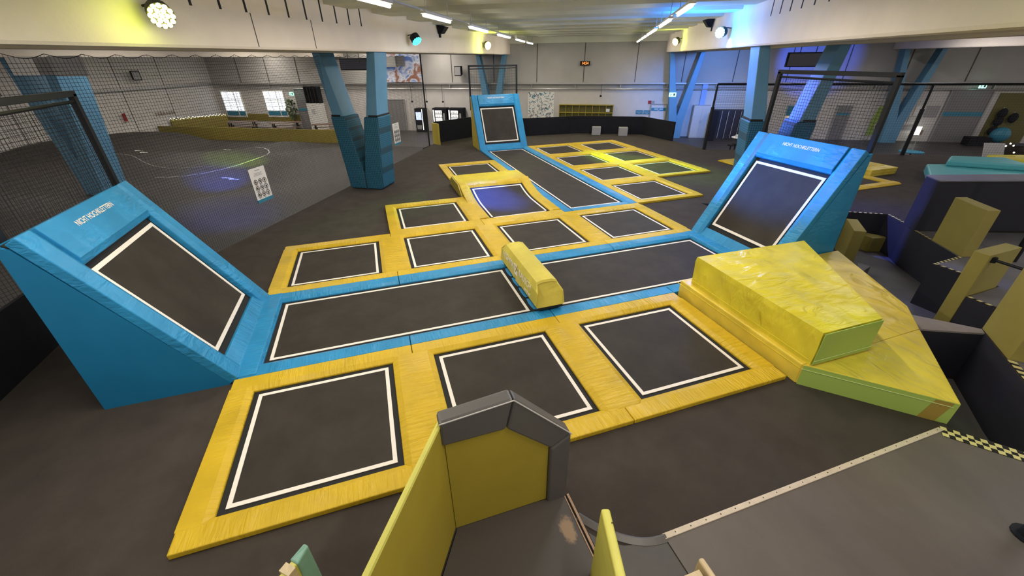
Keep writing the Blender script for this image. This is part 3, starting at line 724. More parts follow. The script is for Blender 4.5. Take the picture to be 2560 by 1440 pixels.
build('top_board', MB().prism([(.172, 2.33), (1.285, 2.33), (1.285, .2), (-1.03, .2)], .0, .03), 'worn', t)
build('edge_strip', MB().box(1.288, 1.30, .2, 2.33, 0, .034), 'ply', t); build('edge_strip', MB().box(1.322, 1.345, .2, 2.31, 0, .034), 'ply', t)
build('gap', MB().box(1.30, 1.322, .2, 2.33, 0, .012), 'void', t)
t = thing('guard_board', 'lime painted upright board with rounded top, foreground right of the partition', 'board', (1.24, 1.56, 0))
d = Vector((-.14, -.46, 0)).normalized(); L = .9; n = Vector((-d.y, d.x, 0))
if n.x < 0: n = -n
m = MB().loft([Vector((0, 0, .0))-n*.04, d*L-n*.04, d*L+n*.04, n*.04], [Vector((0, 0, .98))-n*.036, d*L-n*.036+Vector((0, 0, .98)), d*L+n*.036+Vector((0, 0, .98)), n*.036+Vector((0, 0, .98))])
build('board', m, 'ygreen', t, bevel=.022, seg=4)
build('screw', MB().disc((n.x*.02-.03, -.12, .983), (0, 0, 1), .005, .004, 8), 'void', t)
t = thing('guard_board', 'lime board with taped turquoise corner at the bottom edge, left of the partition', 'board', (-.95, 1.98, 0))
d = Vector((-.55, -.62, 0)).normalized(); n = Vector((d.y, -d.x, 0))
if n.x > 0: n = -n
build('board', MB().loft([n*-.03, d*1.2-n*.03, d*1.2+n*.03, n*.03], [n*-.03+Vector((0, 0, .95)), d*1.2-n*.03+Vector((0, 0, .95)), d*1.2+n*.03+Vector((0, 0, .95)), n*.03+Vector((0, 0, .95))]), 'ygreen', t, bevel=.012)
M['tape'] = mat('turquoise_tape', (.22, .42, .33), .45, bump=.3, bscale=12)
q = -d*.035
build('tape', MB().loft([q-n*.036+Vector((0, 0, .1)), d*.10-n*.036+Vector((0, 0, .1)), d*.10+n*.036+Vector((0, 0, .1)), q+n*.036+Vector((0, 0, .1))], [q-n*.03+Vector((0, 0, .985)), d*.08-n*.04+Vector((0, 0, .96)), d*.08+n*.04+Vector((0, 0, .96)), q+n*.01+Vector((0, 0, 1.0))]), 'tape', t, bevel=.012)
build('clamp', MB().loft([d*.10-n*.045+Vector((0, 0, .85)), d*.16-n*.045+Vector((0, 0, .85)), d*.16+n*.045+Vector((0, 0, .85)), d*.10+n*.045+Vector((0, 0, .85))], [d*.10-n*.045+Vector((0, 0, .965)), d*.16-n*.045+Vector((0, 0, .965)), d*.16+n*.045+Vector((0, 0, .965)), d*.10+n*.045+Vector((0, 0, .965))]), 'wood', t)
t = thing('wooden_step', 'scuffed pine step box with a rounded side rail at the bottom edge', 'step', (1.45, .70, .012))
build('top_board', MB().loft([(0, 0, .55), (.36, 0, .55), (.38, .40, .55), (.0, .40, .55)], [(0, 0, .585), (.36, 0, .585), (.38, .40, .585), (0, .40, .585)]), 'wood', t, bevel=.004)
build('body', MB().box(.02, .35, .02, .37, 0, .55), 'wood', t)
build('side_rail', MB().box(.415, .465, -.05, .46, .0, .60), 'wood', t, bevel=.02, seg=4)

# ------------------------------------------------------------------ hall shell
bw = MB().box(-32.7, 32, 32.3, 32.6, HALL, 5.5)
wb = struct('wall_back', bw, 'wall', rz=BR)
jm = MB()
for a in (-29.6, -26.9, -24.1, -21.0, -17.6, -14.4, -11.2, -8.0, -4.85, -1.55, 1.95, 5.0, 8.2, 11.4, 14.6, 17.9, 21.2, 24.5): jm.box(a-.025, a+.025, 32.28, 32.31, 2.46, 5.0)
build('panel_joint', jm, 'joint', wb)
build('lower_band', MB().box(-32.5, 32, 32.27, 32.31, HALL, 2.0), 'wallw', wb)
wl = struct('wall_left', MB().box(-32.8, -32.5, -9, 32.6, HALL, 5.5), 'wallw', rz=BR)
jm = MB()
for b in (12, 15.2, 18.4, 21.6, 24.8, 28.0): jm.box(-32.51, -32.48, b-.02, b+.02, -.9, 5.0)
build('panel_joint', jm, 'joint', wl)
struct('trim_4', MB().box(-32.4, 31.9, 31.95, 32.3, 4.84, 5.5), 'ceil', rz=BR)
struct('ceiling', MB().box(-33, 32, -2, 32.6, 5.5, 5.7), 'ceil', rz=BR)
rb = MB()
for k in range(15):
    b = 1.2+k*2.35
    if b > 31: break
    rb.yprism([(-32.4, 5.16), (-32.4, 5.5), (31.9, 5.5), (31.9, 5.16)], b, b+1.15)
struct('trim_3', rb, 'ceil', rz=BR)
# beams
def beam(a0, a1, label):
    o = solo('roof_beam', label, 'beam', MB().yprism([(a0+.02, 4.2), (a0, 4.24), (a0, 5.5), (a1, 5.5), (a1, 4.24), (a1-.02, 4.2)], -2, 32.25), 'beam', rz=BR)
    o['kind'] = 'structure'; return o
def beamset(ac, tagtxt, visible):
    s = 1 if visible == 'hi' else -1
    o1 = beam(ac+s*.93-.25, ac+s*.93+.25, 'long cream concrete roof beam facing the court, '+tagtxt)
    o2 = beam(ac-s*.93-.25, ac-s*.93+.25, 'long concrete roof beam behind its twin, '+tagtxt)
    return o1
bl = beamset(-7.95, 'at the left', 'hi'); brt = beamset(4.9, 'at the right', 'lo')
for ac, tx in ((-20.95, 'far left'), (17.9, 'far right')): beamset(ac, tx, 'hi' if ac < 0 else 'lo')
def slots(parent, a, s, b0, b1):
    m = MB(); b = b0
    while b < b1:
        m.box(min(a, a+s*.006), max(a, a+s*.006), b, b+.05, 4.8, 5.42); b += .60
    build('slot', m, 'void', parent)
slots(bl, -6.77, 1, 5.0, 12.7); slots(brt, 3.72, -1, 9.6, 13.0)
m = MB()
for b in (8.1, 9.95, 24.4): m.box(-6.772, -6.765, b, b+.02, 4.24, 4.8)
build('joint', m, 'joint', bl)
# pipes and tray on back wall
solo('cable_tray', 'long steel cable tray running along the back wall', 'cable tray', MB().box(-32, 30, 32.05, 32.25, 2.33, 2.42), 'steel', rz=BR)
t = thing('wall_pipe', 'long thin pipe under the cable tray on the back wall', 'pipe', W(0, 32.12, 2.03), BR)
build('pipe', MB().tube([(-31, 0, 0), (30, 0, 0)], .045, 8), 'steel', t)
for k in range(20): build('bracket', MB().box(-30+k*3.1, -29.95+k*3.1, -.03, .15, -.02, .28), 'steel', t)
solo('cable_tray', 'steel cable tray running along the left wall behind the netting', 'cable tray', MB().box(0, .2, -17, 5.5, 0, .16), 'steel', W(-32.48, 26.6, 2.3), BR)
solo('wall_stripe', 'olive painted wall stripe behind the picnic tables', 'wall paint', MB().box(-2.2, 7.4, -.02, .03, 0, .55), 'olivew', W(-32.0, 32.25, -.48), BR)

# V columns
VG = 'blue V-shaped concrete columns'
def vcol(ac, b0, label, zbase, pads, depth=.78, ht=.13):
    t = thing('v_column', label, 'column', W(ac, b0, 0), BR, VG)
    zb = zbase; dz = 4.2
    def armx(s, z):      # inner/outer a at height z for arm s
        k = (z-.4)/(4.2-.4); c = .40+(.93-.40)*k; return s*(c-ht), s*(c+ht)
    m = MB()
    for s in (-1, 1):
        i0, o0 = armx(s, -.2); i1, o1 = armx(s, dz)
        p = [(0 if True else i0, zb), (s*.52, zb), (o0, -.2), (o1, dz), (i1, dz), (0, .25)]
        m = MB().yprism([(0, zb), (s*.45, zb), (o0+s*.02, .0), (o1, dz), (i1, dz), (0, .42)], 0, depth)
        build('arm', m, 'vpaint', t, bevel=.015)
    if pads:
        for s in (-1, 1):
            i1, o1 = armx(s, 2.38)
            m = MB().yprism([(0, .0), (s*.56, .0), (s*.64, .05), (o1+s*.05, 2.38), (s*.345, 2.38), (0, .5)], -.05, depth+.08)
            build('column_pad', m, 'vpad', t, bevel=.05, seg=3)
            build('pad_rim', MB().yprism([(i1-s*.04, 2.38), (o1+s*.02, 2.38), (o1+s*.02, 2.43), (i1-s*.04, 2.43)], -.02, depth+.05), 'void', t)
    return t
vcol(-7.95, 12.95, 'big blue V column with netted pads left of centre on the deck edge', HALL, True)
vcol(4.9, 13.3, 'blue V column behind the right ramp and its net frame', HALL, True)
vcol(-20.35, 12.7, 'wide dark blue V column at far left behind the netting', HALL, False, 1.0, .24)
vcol(-8.0, 31.4, 'distant blue V column behind the small far ramp', HALL, False, .6)
vcol(4.96, 31.4, 'distant blue V column beside the white door and the grey wardrobe', HALL, False, .6)
vcol(18.0, 31.4, 'distant blue V column at right between posters and netting', HALL, False, .6)

# black barrier round the far deck edge
pts = [(3.3, 23.2), (5.6, 24.4), (8.74, 23.5), (11.82, 23.3), (15.1, 21.5), (15.32, 19.0)]
nm = ['left of the small far ramp', 'behind the small far ramp', 'right of the small far ramp', 'behind the two grey cubes', 'at its right end, turning forward']
for k in range(5):
    (x0, y0), (x1, y1) = pts[k], pts[k+1]; d = Vector((x1-x0, y1-y0, 0)); L = d.length
    solo('barrier_panel', 'low black barrier on the far deck edge, '+nm[k], 'barrier', MB().box(0, L, 0, .08, 0, 1.08 if k == 0 else .96), 'black', (x0, y0, 0), math.atan2(d.y, d.x), 'black barrier panels on the far deck edge')
solo('end_board', 'olive end board left of the black barrier by the vending machines', 'board', MB().box(-.05, .05, -.6, 0, 0, 1.05), 'olive', (3.2, 23.15, 0), R(20))
for x, y, l in ((12.62, 22.42, 'left'), (13.92, 21.62, 'right')):
    solo('foam_cube', l+' one of two small grey cubes in front of the black barrier', 'cube', MB().box(-.25, .25, -.22, .22, 0, .44), 'grey', (x, y, 0), R(-28), 'grey cubes before the barrier', .015)
# left side: barrier wall beside the left ramp
solo('barrier_panel', 'long black barrier at the left edge behind the left ramp', 'barrier', MB().box(-.06, 0, -9, 2.6, 0, .95), 'black', (-5.4, 6.05, 0))

# ------------------------------------------------------------------ nets
def netmesh(L, H, s, r, topwave=None, sag=0.0):
    m = MB(); nx = int(L/s); nz = int(H/s)
    for i in range(nx+1):
        x = i*L/nx; h = H-(topwave(x) if topwave else 0)
        j = (random.random()-.5)*s*.15
        m.tube([(x, 0, 0), (x+j, .01*math.sin(i), h*.5), (x, 0, h)], r, 3, False)
    for k in range(nz+1):
        z = k*s
        if topwave and z > H-.09: continue
        m.tube([(0, 0, z), (L*.33, 0, z-sag*s), (L*.66, 0, z-sag*s), (L, 0, z)], r, 3, False)
    if topwave:
        n = int(L/.09); m.tube([(L*i/n, 0, H-topwave(L*i/n)) for i in range(n+1)], r*1.6, 4, False)
    return m
tw = lambda x: .05*(1-abs(math.sin(x*math.pi/.55)))
t = thing('safety_net', 'huge dark safety net hanging from the left beam down to the deck edge', 'net', W(-8.8, 2.0, 0), BR+R(90))
build('netting', netmesh(18.9, 4.14, .058, .0030, lambda x: .07*abs(math.sin(x*math.pi/.55+.3))), 'net', t, fix=False)
solo('net_post', 'slim black net post at the far end of the huge safety net', 'post', MB().cyl(0, 0, 0, 5.2, .035, 8), 'metal', W(-8.8, 20.95, HALL))
def netframe(label, loc, rz, L, z0, z1, net=True, s=.06):
    t = thing('ramp_net', label, 'net', loc, rz, 'black net frames on top of the ramps')
    for x in (0, L): build('post', MB().box(x-.04, x+.04, -.04, .04, z0-.3, z1), 'metal', t, bevel=.006)
    build('top_rail', MB().box(-.04, L+.04, -.04, .04, z1-.04, z1+.04), 'metal', t, bevel=.006)
    build('net_rail', MB().tube([(0, .0, z1-.13), (L, 0, z1-.10)], .025, 6), 'metal', t)
    if net:
        q = netmesh(L, z1-z0-.1, s, .0034, None, .35); q.v = [(x, y, z+z0) for x, y, z in q.v]
        build('netting', q, 'net', t, fix=False)
    return t
netframe('black net frame rising behind the left blue ramp', (-3.99, 5.6, 0), R(90), 2.5, 1.9, 3.62)
netframe('black net frame rising behind the right blue ramp', (9.06, 5.5, 0), R(90), 2.45, 1.9, 3.66)
netframe('thin black net frame rising behind the small far ramp', (5.05, 21.9, 0), 0, 2.45, 2.0, 3.67, True, .12)
t = thing('net_fence', 'tall black net fence along the far right deck edge', 'net', W(5.0, 22.0, 0), BR)
for k, x in enumerate((0, 8.4, 16.8, 25)): build('post', MB().cyl(x, 0, 0, 1.9, .075, 12).cyl(x, 0, 1.9, 2.86, .045, 12), 'metal', t)
build('top_rail', MB().tube([(0, 0, 2.86), (25, 0, 2.86)], .045, 8), 'metal', t)
q = netmesh(25, 2.85, .1, .0028); build('netting', q, 'net', t, fix=False)

# rule boards on the net
def icons(label, loc, wd, ht, grp):
    t = thing('rules_board', label, 'sign', loc, BR+R(90), grp)
    bd = build('board', MB().box(0, wd, -.012, 0, .0, ht), 'paper', t, bevel=.01)
    build('blue_foot', MB().box(0, wd, -.016, 0, -.05, .03), 'signblue', t)
    m = MB(); r = wd*.105
    for i in range(3):
        for j in range(3):
            c = (wd*(.22+.28*i), -.016, ht*(.18+.2*j))
            ring = [(c[0]+r*math.cos(a*math.pi/8), c[1], c[2]+r*math.sin(a*math.pi/8)) for a in range(17)]
            m.tube(ring, r*.14, 4, False)
            m.box(c[0]-r*.35, c[0]+r*.3, -.018, -.014, c[2]-r*.5, c[2]+r*.5); m.box(c[0]-r*.8, c[0]+r*.8, -.018, -.014, c[2]-r*1.5, c[2]-r*1.35)
    build('pictograms', m, 'void', bd, fix=False)
    m = MB()
    for k, w in enumerate((.55, .45, .5)): m.box(wd*(.5-w/2), wd*(.5+w/2), -.017, -.013, ht*(.76+.035*k), ht*(.772+.035*k))
    m.box(wd*.36, wd*.64, -.017, -.013, ht*.91, ht*.93); build('print_lines', m, 'grey', bd, fix=False)
    return t
icons('white rules board with nine pictograms hanging on the net near the left ramp', W(-8.72, 8.85, .76), .55, .83, 'white rules boards on the net')
icons('smaller looking white rules board right of the big V column', W(-8.72, 16.95, .78), .6, .83, 'white rules boards on the net')

# ------------------------------------------------------------------ pump track
def mound(a, b):
    e = min(1, max(0, (b-7)/3))*min(1, max(0, (25.7-b)/1.2))*min(1, max(0, (-9.6-a)/1.5))*min(1, max(0, (a+32.4)/1.5))
    h = .22+.2*math.sin(a*.55+b*.22)+.16*math.sin(a*.9-b*.5+1.3)+.12*math.sin(b*.7+.4)
    h += .95*math.exp(-((a+31)**2)/9-((b-16)**2)/22)+.45*math.exp(-((a+30)**2)/10-((b-23)**2)/8)
    h *= 1-.85*math.exp(-((a+18)**2)/26-((b-17)**2)/14)
    return max(.0, h)*e
m = MB().grid(90, 80, lambda u, v: (-32.4+(32.4-9.0)*u, 3+22.7*v, .02+mound(-32.4+23.4*u, 3+22.7*v)))
t = solo('pump_track', 'dark asphalt pump track with gentle mounds behind the big net', 'track', m, 'asphalt', (W(0, 0).x, W(0, 0).y, HALL), BR, smooth=True)
def paint(pts, w):
    m = MB(); q = [Vector((a, b, .032+mound(a, b))) for a, b in pts]
    for i in range(len(q)-1):
        d = (q[i+1]-q[i]).normalized(); n = Vector((-d.y, d.x, 0))*w
        m.add([q[i]-n, q[i+1]-n, q[i+1]+n, q[i]+n], [(0, 1, 2, 3)])
    return m
arc = [(-21.5+2.6*math.sin(k*math.pi/12), 19.6+3.4*-math.cos(k*math.pi/12)) for k in range(13)]
build('painted_line', paint(arc, .03), 'lgrey', t, fix=False)
build('painted_line', paint([(-28+.5*k, 18.2+.45*math.sin(k*.5)) for k in range(16)], .02), 'grey', t, fix=False)
for (a, b) in ((-26.8, 19.7), (-23.9, 22.9), (-17.9, 16.5)):
    for s in (0, .55): build('painted_arrow', MB().add([(x, y, z) for x, y, z in [Vector((a+s+p[0], b-s*.3+p[1], .035+mound(a+s, b))) for p in ((0, 0), (.22, .12), (.22, .04), (.6, .04), (.6, -.04), (.22, -.04), (.22, -.12))]], [(0, 1, 2, 3, 4, 5, 6)]), 'paper', t, fix=False)
# bay area walls
solo('low_wall', 'long low olive wall behind the pump track', 'low wall', MB().box(-16.3, 0, -.06, .06, 0, .86), 'olivew', W(-16.1, 26.2, HALL), BR, bevel=.01)
for a in (-24.5, -20.2): pass
t = thing('low_wall', 'short olive wall draped with fairy lights at the left wall', 'low wall', W(-32.3, 27.2, HALL), BR)
build('panel', MB().loft([(0, 0, 0), (.1, 0, 0), (1.9, 3.4, 0), (1.8, 3.4, 0)], [(0, 0, 1.25), (.1, 0, 1.25), (1.9, 3.4, 1.22), (1.8, 3.4, 1.22)]), 'olivew', t)
fm = MB()
for k in range(60):
    u = k/59; fm.ball((.1+1.8*u, 3.4*u-.06, 1.24+.05*math.sin(k*1.7)-.06*random.random()), .016, 6, 4)
o = solo('fairy_lights', 'cold white fairy light chain on the short olive wall', 'fairy lights', fm, 'fairy', W(-32.3, 27.2, HALL), BR); o['kind'] = 'stuff'
def picnic(label, a, b, rz):
    t = thing('picnic_table', label, 'table', W(a, b, HALL), BR+rz, 'brown picnic tables at the back left')
    build('table_top', MB().box(-1.1, 1.1, -.35, .35, .72, .76), 'brownwood', t)
    for s in (-1, 1):
        bn = build('bench', MB().box(-1.1, 1.1, s*.75-.14, s*.75+.14, .42, .46), 'brownwood', t)
        for x in (-.85, .85):
            build('leg', MB().box(x-.04, x+.04, s*.3-.04, s*.3+.04, 0, .72), 'metal', t)
            build('leg', MB().box(x-.03, x+.03, s*.75-.05, s*.75+.05, 0, .42), 'metal', bn)
picnic('brown picnic table under the left window behind the low olive wall', -28.6, 30.0, R(30))
picnic('brown picnic table under the right window behind the low olive wall', -24.6, 30.0, R(30))
picnic('brown picnic table closest to the big V column behind the low olive wall', -20.6, 29.6, R(30))
# windows
def window(n, a0, a1, z0, z1):
    o = struct('window_%d' % n, MB().box(a0, a1, 32.18, 32.26, z0, z1), 'paper', rz=BR)
    w = (a1-a0)
    for x0, x1 in ((a0+.12, a0+w*.62), (a0+w*.68, a1-.1)):
        for q0, q1 in ((z0+.52, z0+1.28), (z0+1.34, z1-.1)): build('pane', MB().box(x0, x1, 32.15, 32.185, q0, q1), 'daylight', o)
        build('blue_foil', MB().box(x0, x1, 32.15, 32.185, z0+.14, z0+.46), 'signblue', o)
    g = MB()
    for x0, x1 in ((a0+.12, a0+w*.62), (a0+w*.68, a1-.1)):
        for k in range(1, 4): g.box(x0, x1, 32.13, 32.15, z0+.52+k*.3-.012, z0+.52+k*.3+.012)
        g.box((x0+x1)/2-.012, (x0+x1)/2+.012, 32.13, 32.15, z0+.52, z1-.1)
    build('outside_grille', g, 'grey', o)
window(1, -31.9, -29.9, -.2, 1.85); window(2, -27.8, -25.8, -.15, 1.9)
def wallbox(name, label, cat, a0, a1, z0, z1, m, th=.06, group=None, b=32.26, bevel=0):
    return solo(name, label, cat, MB().box(0, a1-a0, -th, 0, 0, z1-z0), m, W(a0, b, z0), BR, group, bevel)
def tx(parent, body, size, m, x, y, z, sx=1): return text('lettering', body, size, m, parent, basis((x, y, z), (1, 0, 0), (0, 0, 1)), .002, sx)
# potted plant by window 2
t = thing('hanging_plant', 'dark green bushy plant beside the right window', 'plant', W(-25.2, 31.9, HALL), BR)
build('pot', MB().cyl(0, 0, 0, .35, .2, 12, .26), 'grey', t); build('stem', MB().cyl(0, 0, .3, 1.4, .03, 6), 'brownwood', t)
pm = MB()
for k in range(130):
    z = .8+1.4*random.random(); r = .5*math.sin(math.pi*min(1, (z-.5)/1.9))*random.random()**.5; a = random.random()*6.28; x, y = r*math.cos(a), r*math.sin(a)*.6; q = random.random()*6.28
    pm.add([(x, y, z), (x+.16*math.cos(q), y+.05, z+.10*math.sin(q)), (x+.2*math.cos(q+.6), y-.02, z+.2*math.sin(q+.6)), (x+.07*math.cos(q+1), y-.05, z+.14*math.sin(q+1))], [(0, 1, 2, 3)])
build('foliage', pm, 'plant', t, fix=False)
def door(n, a0, a1, z1, m, band=None, label=None):
    o = struct('door_%d' % n, MB().box(a0, a1, 32.17, 32.27, HALL, z1), m, rz=BR)
    build('door_frame', MB().box(a0-.06, a0, 32.14, 32.27, HALL, z1+.06).box(a1, a1+.06, 32.14, 32.27, HALL, z1+.06).box(a0, a1, 32.14, 32.27, z1, z1+.06), 'grey', o)
    build('door_handle', MB().tube([(a0+.1, 32.12, .05), (a0+.24, 32.12, .05)], .015, 6).tube([(a0+.1, 32.17, .05), (a0+.1, 32.12, .05)], .015, 6), 'steel', o)
    if band: build('door_band', MB().box(a0, a1, 32.15, 32.175, band[0], band[1]), 'signblue', o)
    return o
M['dgrey'] = mat('door_grey', (.19, .18, .18), .5)
M['dooroff'] = mat('door_offwhite', (.66, .60, .55), .5)
door(1, -24.7, -23.6, 1.95, 'dgrey', (.38, .55)); door(2, -16.65, -15.3, 1.23, 'dgrey')
dw = door(3, 3.3, 4.28, 1.04, 'dooroff', (.66, .86)); build('print_line', MB().box(3.5, 3.78, 32.143, 32.15, .75, .80).box(3.84, 4.08, 32.143, 32.15, .75, .80).box(3.72, 3.86, 32.143, 32.15, .67, .70), 'paper', dw)
door(4, 20.75, 22.85, 1.96, 'dgrey', (.55, .78)); door(5, 14.9, 15.65, 1.05, 'dgrey', (.52, .66))
# wall items left to right
o = wallbox('wall_lettering_plate', 'faint brown TERRASSE lettering on the left wall', 'lettering', 0, .01, 0, .01, 'wallw')
o.location = W(-32.49, 26.4, .6); o.rotation_euler = (0, 0, BR+R(90)); tx(o, 'TERRASSE', .34, 'brownwood', .8, -.02, 0, 1.1)
t = thing('fire_extinguisher', 'red fire extinguisher on the left wall behind the net', 'fire extinguisher', W(-32.3, 24.1, .45), BR)
build('cylinder', MB().cyl(0, 0, 0, .5, .09, 12), 'red', t, bevel=.02); build('hose', MB().tube([(0, 0, .52), (.12, 0, .5), (.14, 0, .2)], .015, 6), 'void', t)
t = thing('white_cabinet', 'tall white cupboard with open black shelving above it, left of the V column', 'cabinet', W(-23.3, 31.65, HALL), BR)
build('body', MB().box(0, 1.2, -.3, .3, 0, 2.0), 'paper', t, bevel=.01); build('notice', MB().box(.35, .65, -.32, -.3, 1.2, 1.6), 'lgrey', t)
for x in (.0, .3, .55, .85, 1.14): build('upright', MB().box(x, x+.06, -.25, .25, 2.0, 3.2), 'metal', t)
def exit_sign(label, a, b, z, w=.36, h=.24):
    t = thing('exit_sign', label, 'exit sign', W(a, b, z), BR, 'lit green exit signs')
    bx_ = build('box', MB().box(0, w, -.05, 0, 0, h), 'exit', t)
    build('running_figure', MB().box(w*.2, w*.28, -.055, -.05, h*.2, h*.75).box(w*.28, w*.42, -.055, -.05, h*.45, h*.55).box(w*.6, w*.85, -.055, -.05, h*.25, h*.8), 'plant', bx_)
exit_sign('lit green exit sign above the grey door at the back left', -24.75, 31.6, 1.55)
exit_sign('lit exit sign mounted on the distant V column beside the white door', 4.22, 31.38, 1.62, .45, .25)
exit_sign('lit green exit sign above the wide grey door at the right', 21.7, 31.8, 2.12)
def vending(label, a0, a1, z1, m, kind):
    t = thing('vending_machine', label, 'vending machine', W(a0, 31.9, HALL), BR, 'vending machines at the back'); w = a1-a0; h = z1-HALL
    build('cabinet', MB().box(0, w, -.35, .35, 0, h), 'black', t, bevel=.015)
    if kind == 'k':
        build('screen', MB().box(.12*w, .7*w, -.37, -.35, h*.52, h*.85), 'screen', t); build('light_bar', MB().box(.78*w, .84*w, -.37, -.35, h*.1, h*.97), 'litwhite', t); build('slot_panel', MB().box(.15*w, .65*w, -.37, -.35, h*.12, h*.3), 'grey', t)
    else:
        build('window_light', MB().box(.05*w, .12*w, -.37, -.35, h*.3, h*.93), 'litwhite', t)
        for s in range(4): build('lit_shelf', MB().box(.2*w, .66*w, -.37, -.35, h*(.32+.155*s), h*(.44+.155*s)), 'litwhite', t)
        g = MB()
        for s in range(4):
            for q in range(6): g.box(w*(.22+.072*q), w*(.25+.072*q), -.385, -.37, h*(.325+.155*s), h*(.39+.155*s+.03*random.random()))
        build('products', g, 'brownwood', t, fix=False); build('keypad', MB().box(.75*w, .86*w, -.37, -.35, h*.45, h*.8), 'grey', t)
vending('narrow black drinks machine with blue lit screen, left of the lit shelves', -14.2, -13.45, .7, 'black', 'k')
vending('left one of two black snack machines with lit shelves', -12.75, -11.6, .74, 'black', 's')
vending('right one of two black snack machines with lit shelves', -11.5, -10.3, .74, 'black', 's')
# wall clock
t = thing('digital_clock', 'black wall clock with orange digits showing 14:54', 'clock', W(-1.83, 32.2, 3.48), BR)
build('case', MB().box(0, .66, -.05, .05, 0, .27), 'black', t); tx(t, '14:54', .24, 'digit', .33, -.056, .135, .9)
# mural
t = thing('mural', 'tall poster of grey and teal splatter on the back wall', 'mural', W(-5.48, 32.24, -.6), BR)
build('sheet', MB().box(0, 1.93, -.02, 0, 0, 2.42), 'paper', t)
random.seed(11); g1, g2 = MB(), MB()
for k in range(330):
    x, z = random.uniform(.05, 1.88), 2.4*random.random()
    s = .03+.05*random.random(); a = random.random()*3; g = g1 if random.random() < (z/2.4)**2*.75 else g2
    q = [(x+s*c*math.cos(a)-s*d*.35*math.sin(a), z+s*c*math.sin(a)+s*d*.35*math.cos(a)) for c, d in ((-1, -1), (1, -1), (1, 1), (-1, 1))]
    g.yprism([(max(0, min(1.93, px)), max(0, min(2.42, pz))) for px, pz in q], -.026, -.02)
build('teal_splatter', g1, 'signblue', t, fix=False); build('grey_splatter', g2, 'grey', t, fix=False)
# shoe shelf niche
t = thing('shoe_shelf', 'wide olive shelf with pigeonholes set in the back wall', 'shelf', W(-3.14, 32.25, .15), BR)
M['olvd'] = mat('olive_dark', (.13, .115, .03), .7)
build('back_panel', MB().box(0, 3.85, -.02, .0, -.5, .86), 'olvd', t)
g = MB()
for k in range(9): g.box(.0+k*.475, .03+k*.475, -.22, -.02, -.5, .86)
build('divider', g, 'olive', t, fix=False); build('shelf_board', MB().box(0, 3.85, -.22, -.02, .32, .36).box(0, 3.85, -.24, -.02, .83, .88), 'olive', t, fix=False)
build('notice', MB().box(3.35, 3.6, -.25, -.23, .42, .62), 'paper', t)
for a0, l in ((2.29, 'left'), (2.82, 'right')):
    o = wallbox('info_sign', l+' one of two small blue signs beside the white door', 'sign', a0, a0+.47, .43, .68, 'signblue', .03, 'small blue signs'); build('print_line', MB().box(.05, .22, -.034, -.03, .12, .15).box(.25, .42, -.034, -.03, .12, .15).box(.15, .3, -.034, -.03, .05, .07), 'lgrey', o)
wallbox('safety_sign', 'small red pictogram sign above the blue signs', 'sign', 3.03, 3.25, 1.1, 1.3, 'red', .03)
wallbox('safety_sign', 'small dark framed pictogram right of the red one', 'sign', 3.30, 3.46, 1.12, 1.28, 'grey', .03)
# grey wardrobe
t = thing('wardrobe', 'tall two-door grey wardrobe right of the distant V column', 'cabinet', W(6.02, 31.95, HALL), BR)
build('body', MB().box(0, 1.1, -.28, .3, 0, 2.06), 'lgrey', t, bevel=.01)
for x in (.02, .555):
    dr = build('door', MB().box(x, x+.525, -.3, -.28, .05, 2.02), 'lgrey', t); build('handle', MB().box(x+(.47 if x < .1 else .03), x+(.49 if x < .1 else .05), -.32, -.3, .95, 1.15), 'steel', dr)
M['lblue'] = mat('pale_blue_duct', (.25, .38, .70), .5)
wallbox('duct', 'pale blue duct rising from the wardrobe to the pipe', 'duct', 6.39, 6.72, 1.06, 2.33, 'lblue', .15)
# roller shutter with dark lockers below
t = thing('roller_shutter', 'half raised grey roller shutter above the dark lockers', 'shutter', W(7.4, 32.24, .82), BR)
g = MB()
for k in range(14): g.box(0, 2.35, -.06, 0, k*.095, k*.095+.085)
build('slats', g, 'lgrey', t, fix=False); build('shutter_box', MB().box(-.05, 2.4, -.2, 0, 1.33, 1.48), 'grey', t)
for k in range(6):
    t = thing('locker', 'tall dark blue locker under the roller shutter, number %s from the left' % ['one', 'two', 'three', 'four', 'five', 'six'][k], 'locker', W(7.45+k*.4, 31.95, HALL), BR, 'dark lockers under the shutter')
    build('body', MB().box(0, .37, -.25, .3, 0, 1.78), 'darkpark', t, bevel=.01); build('edge_trim', MB().box(.0, .03, -.27, -.25, .02, 1.76), 'lgrey', t)
solo('dark_cabinet', 'narrow dark cabinet at the left end of the lockers', 'cabinet', MB().box(0, .45, -.3, .3, 0, 1.85), 'black', W(6.98+.0, 30.9, HALL), BR)
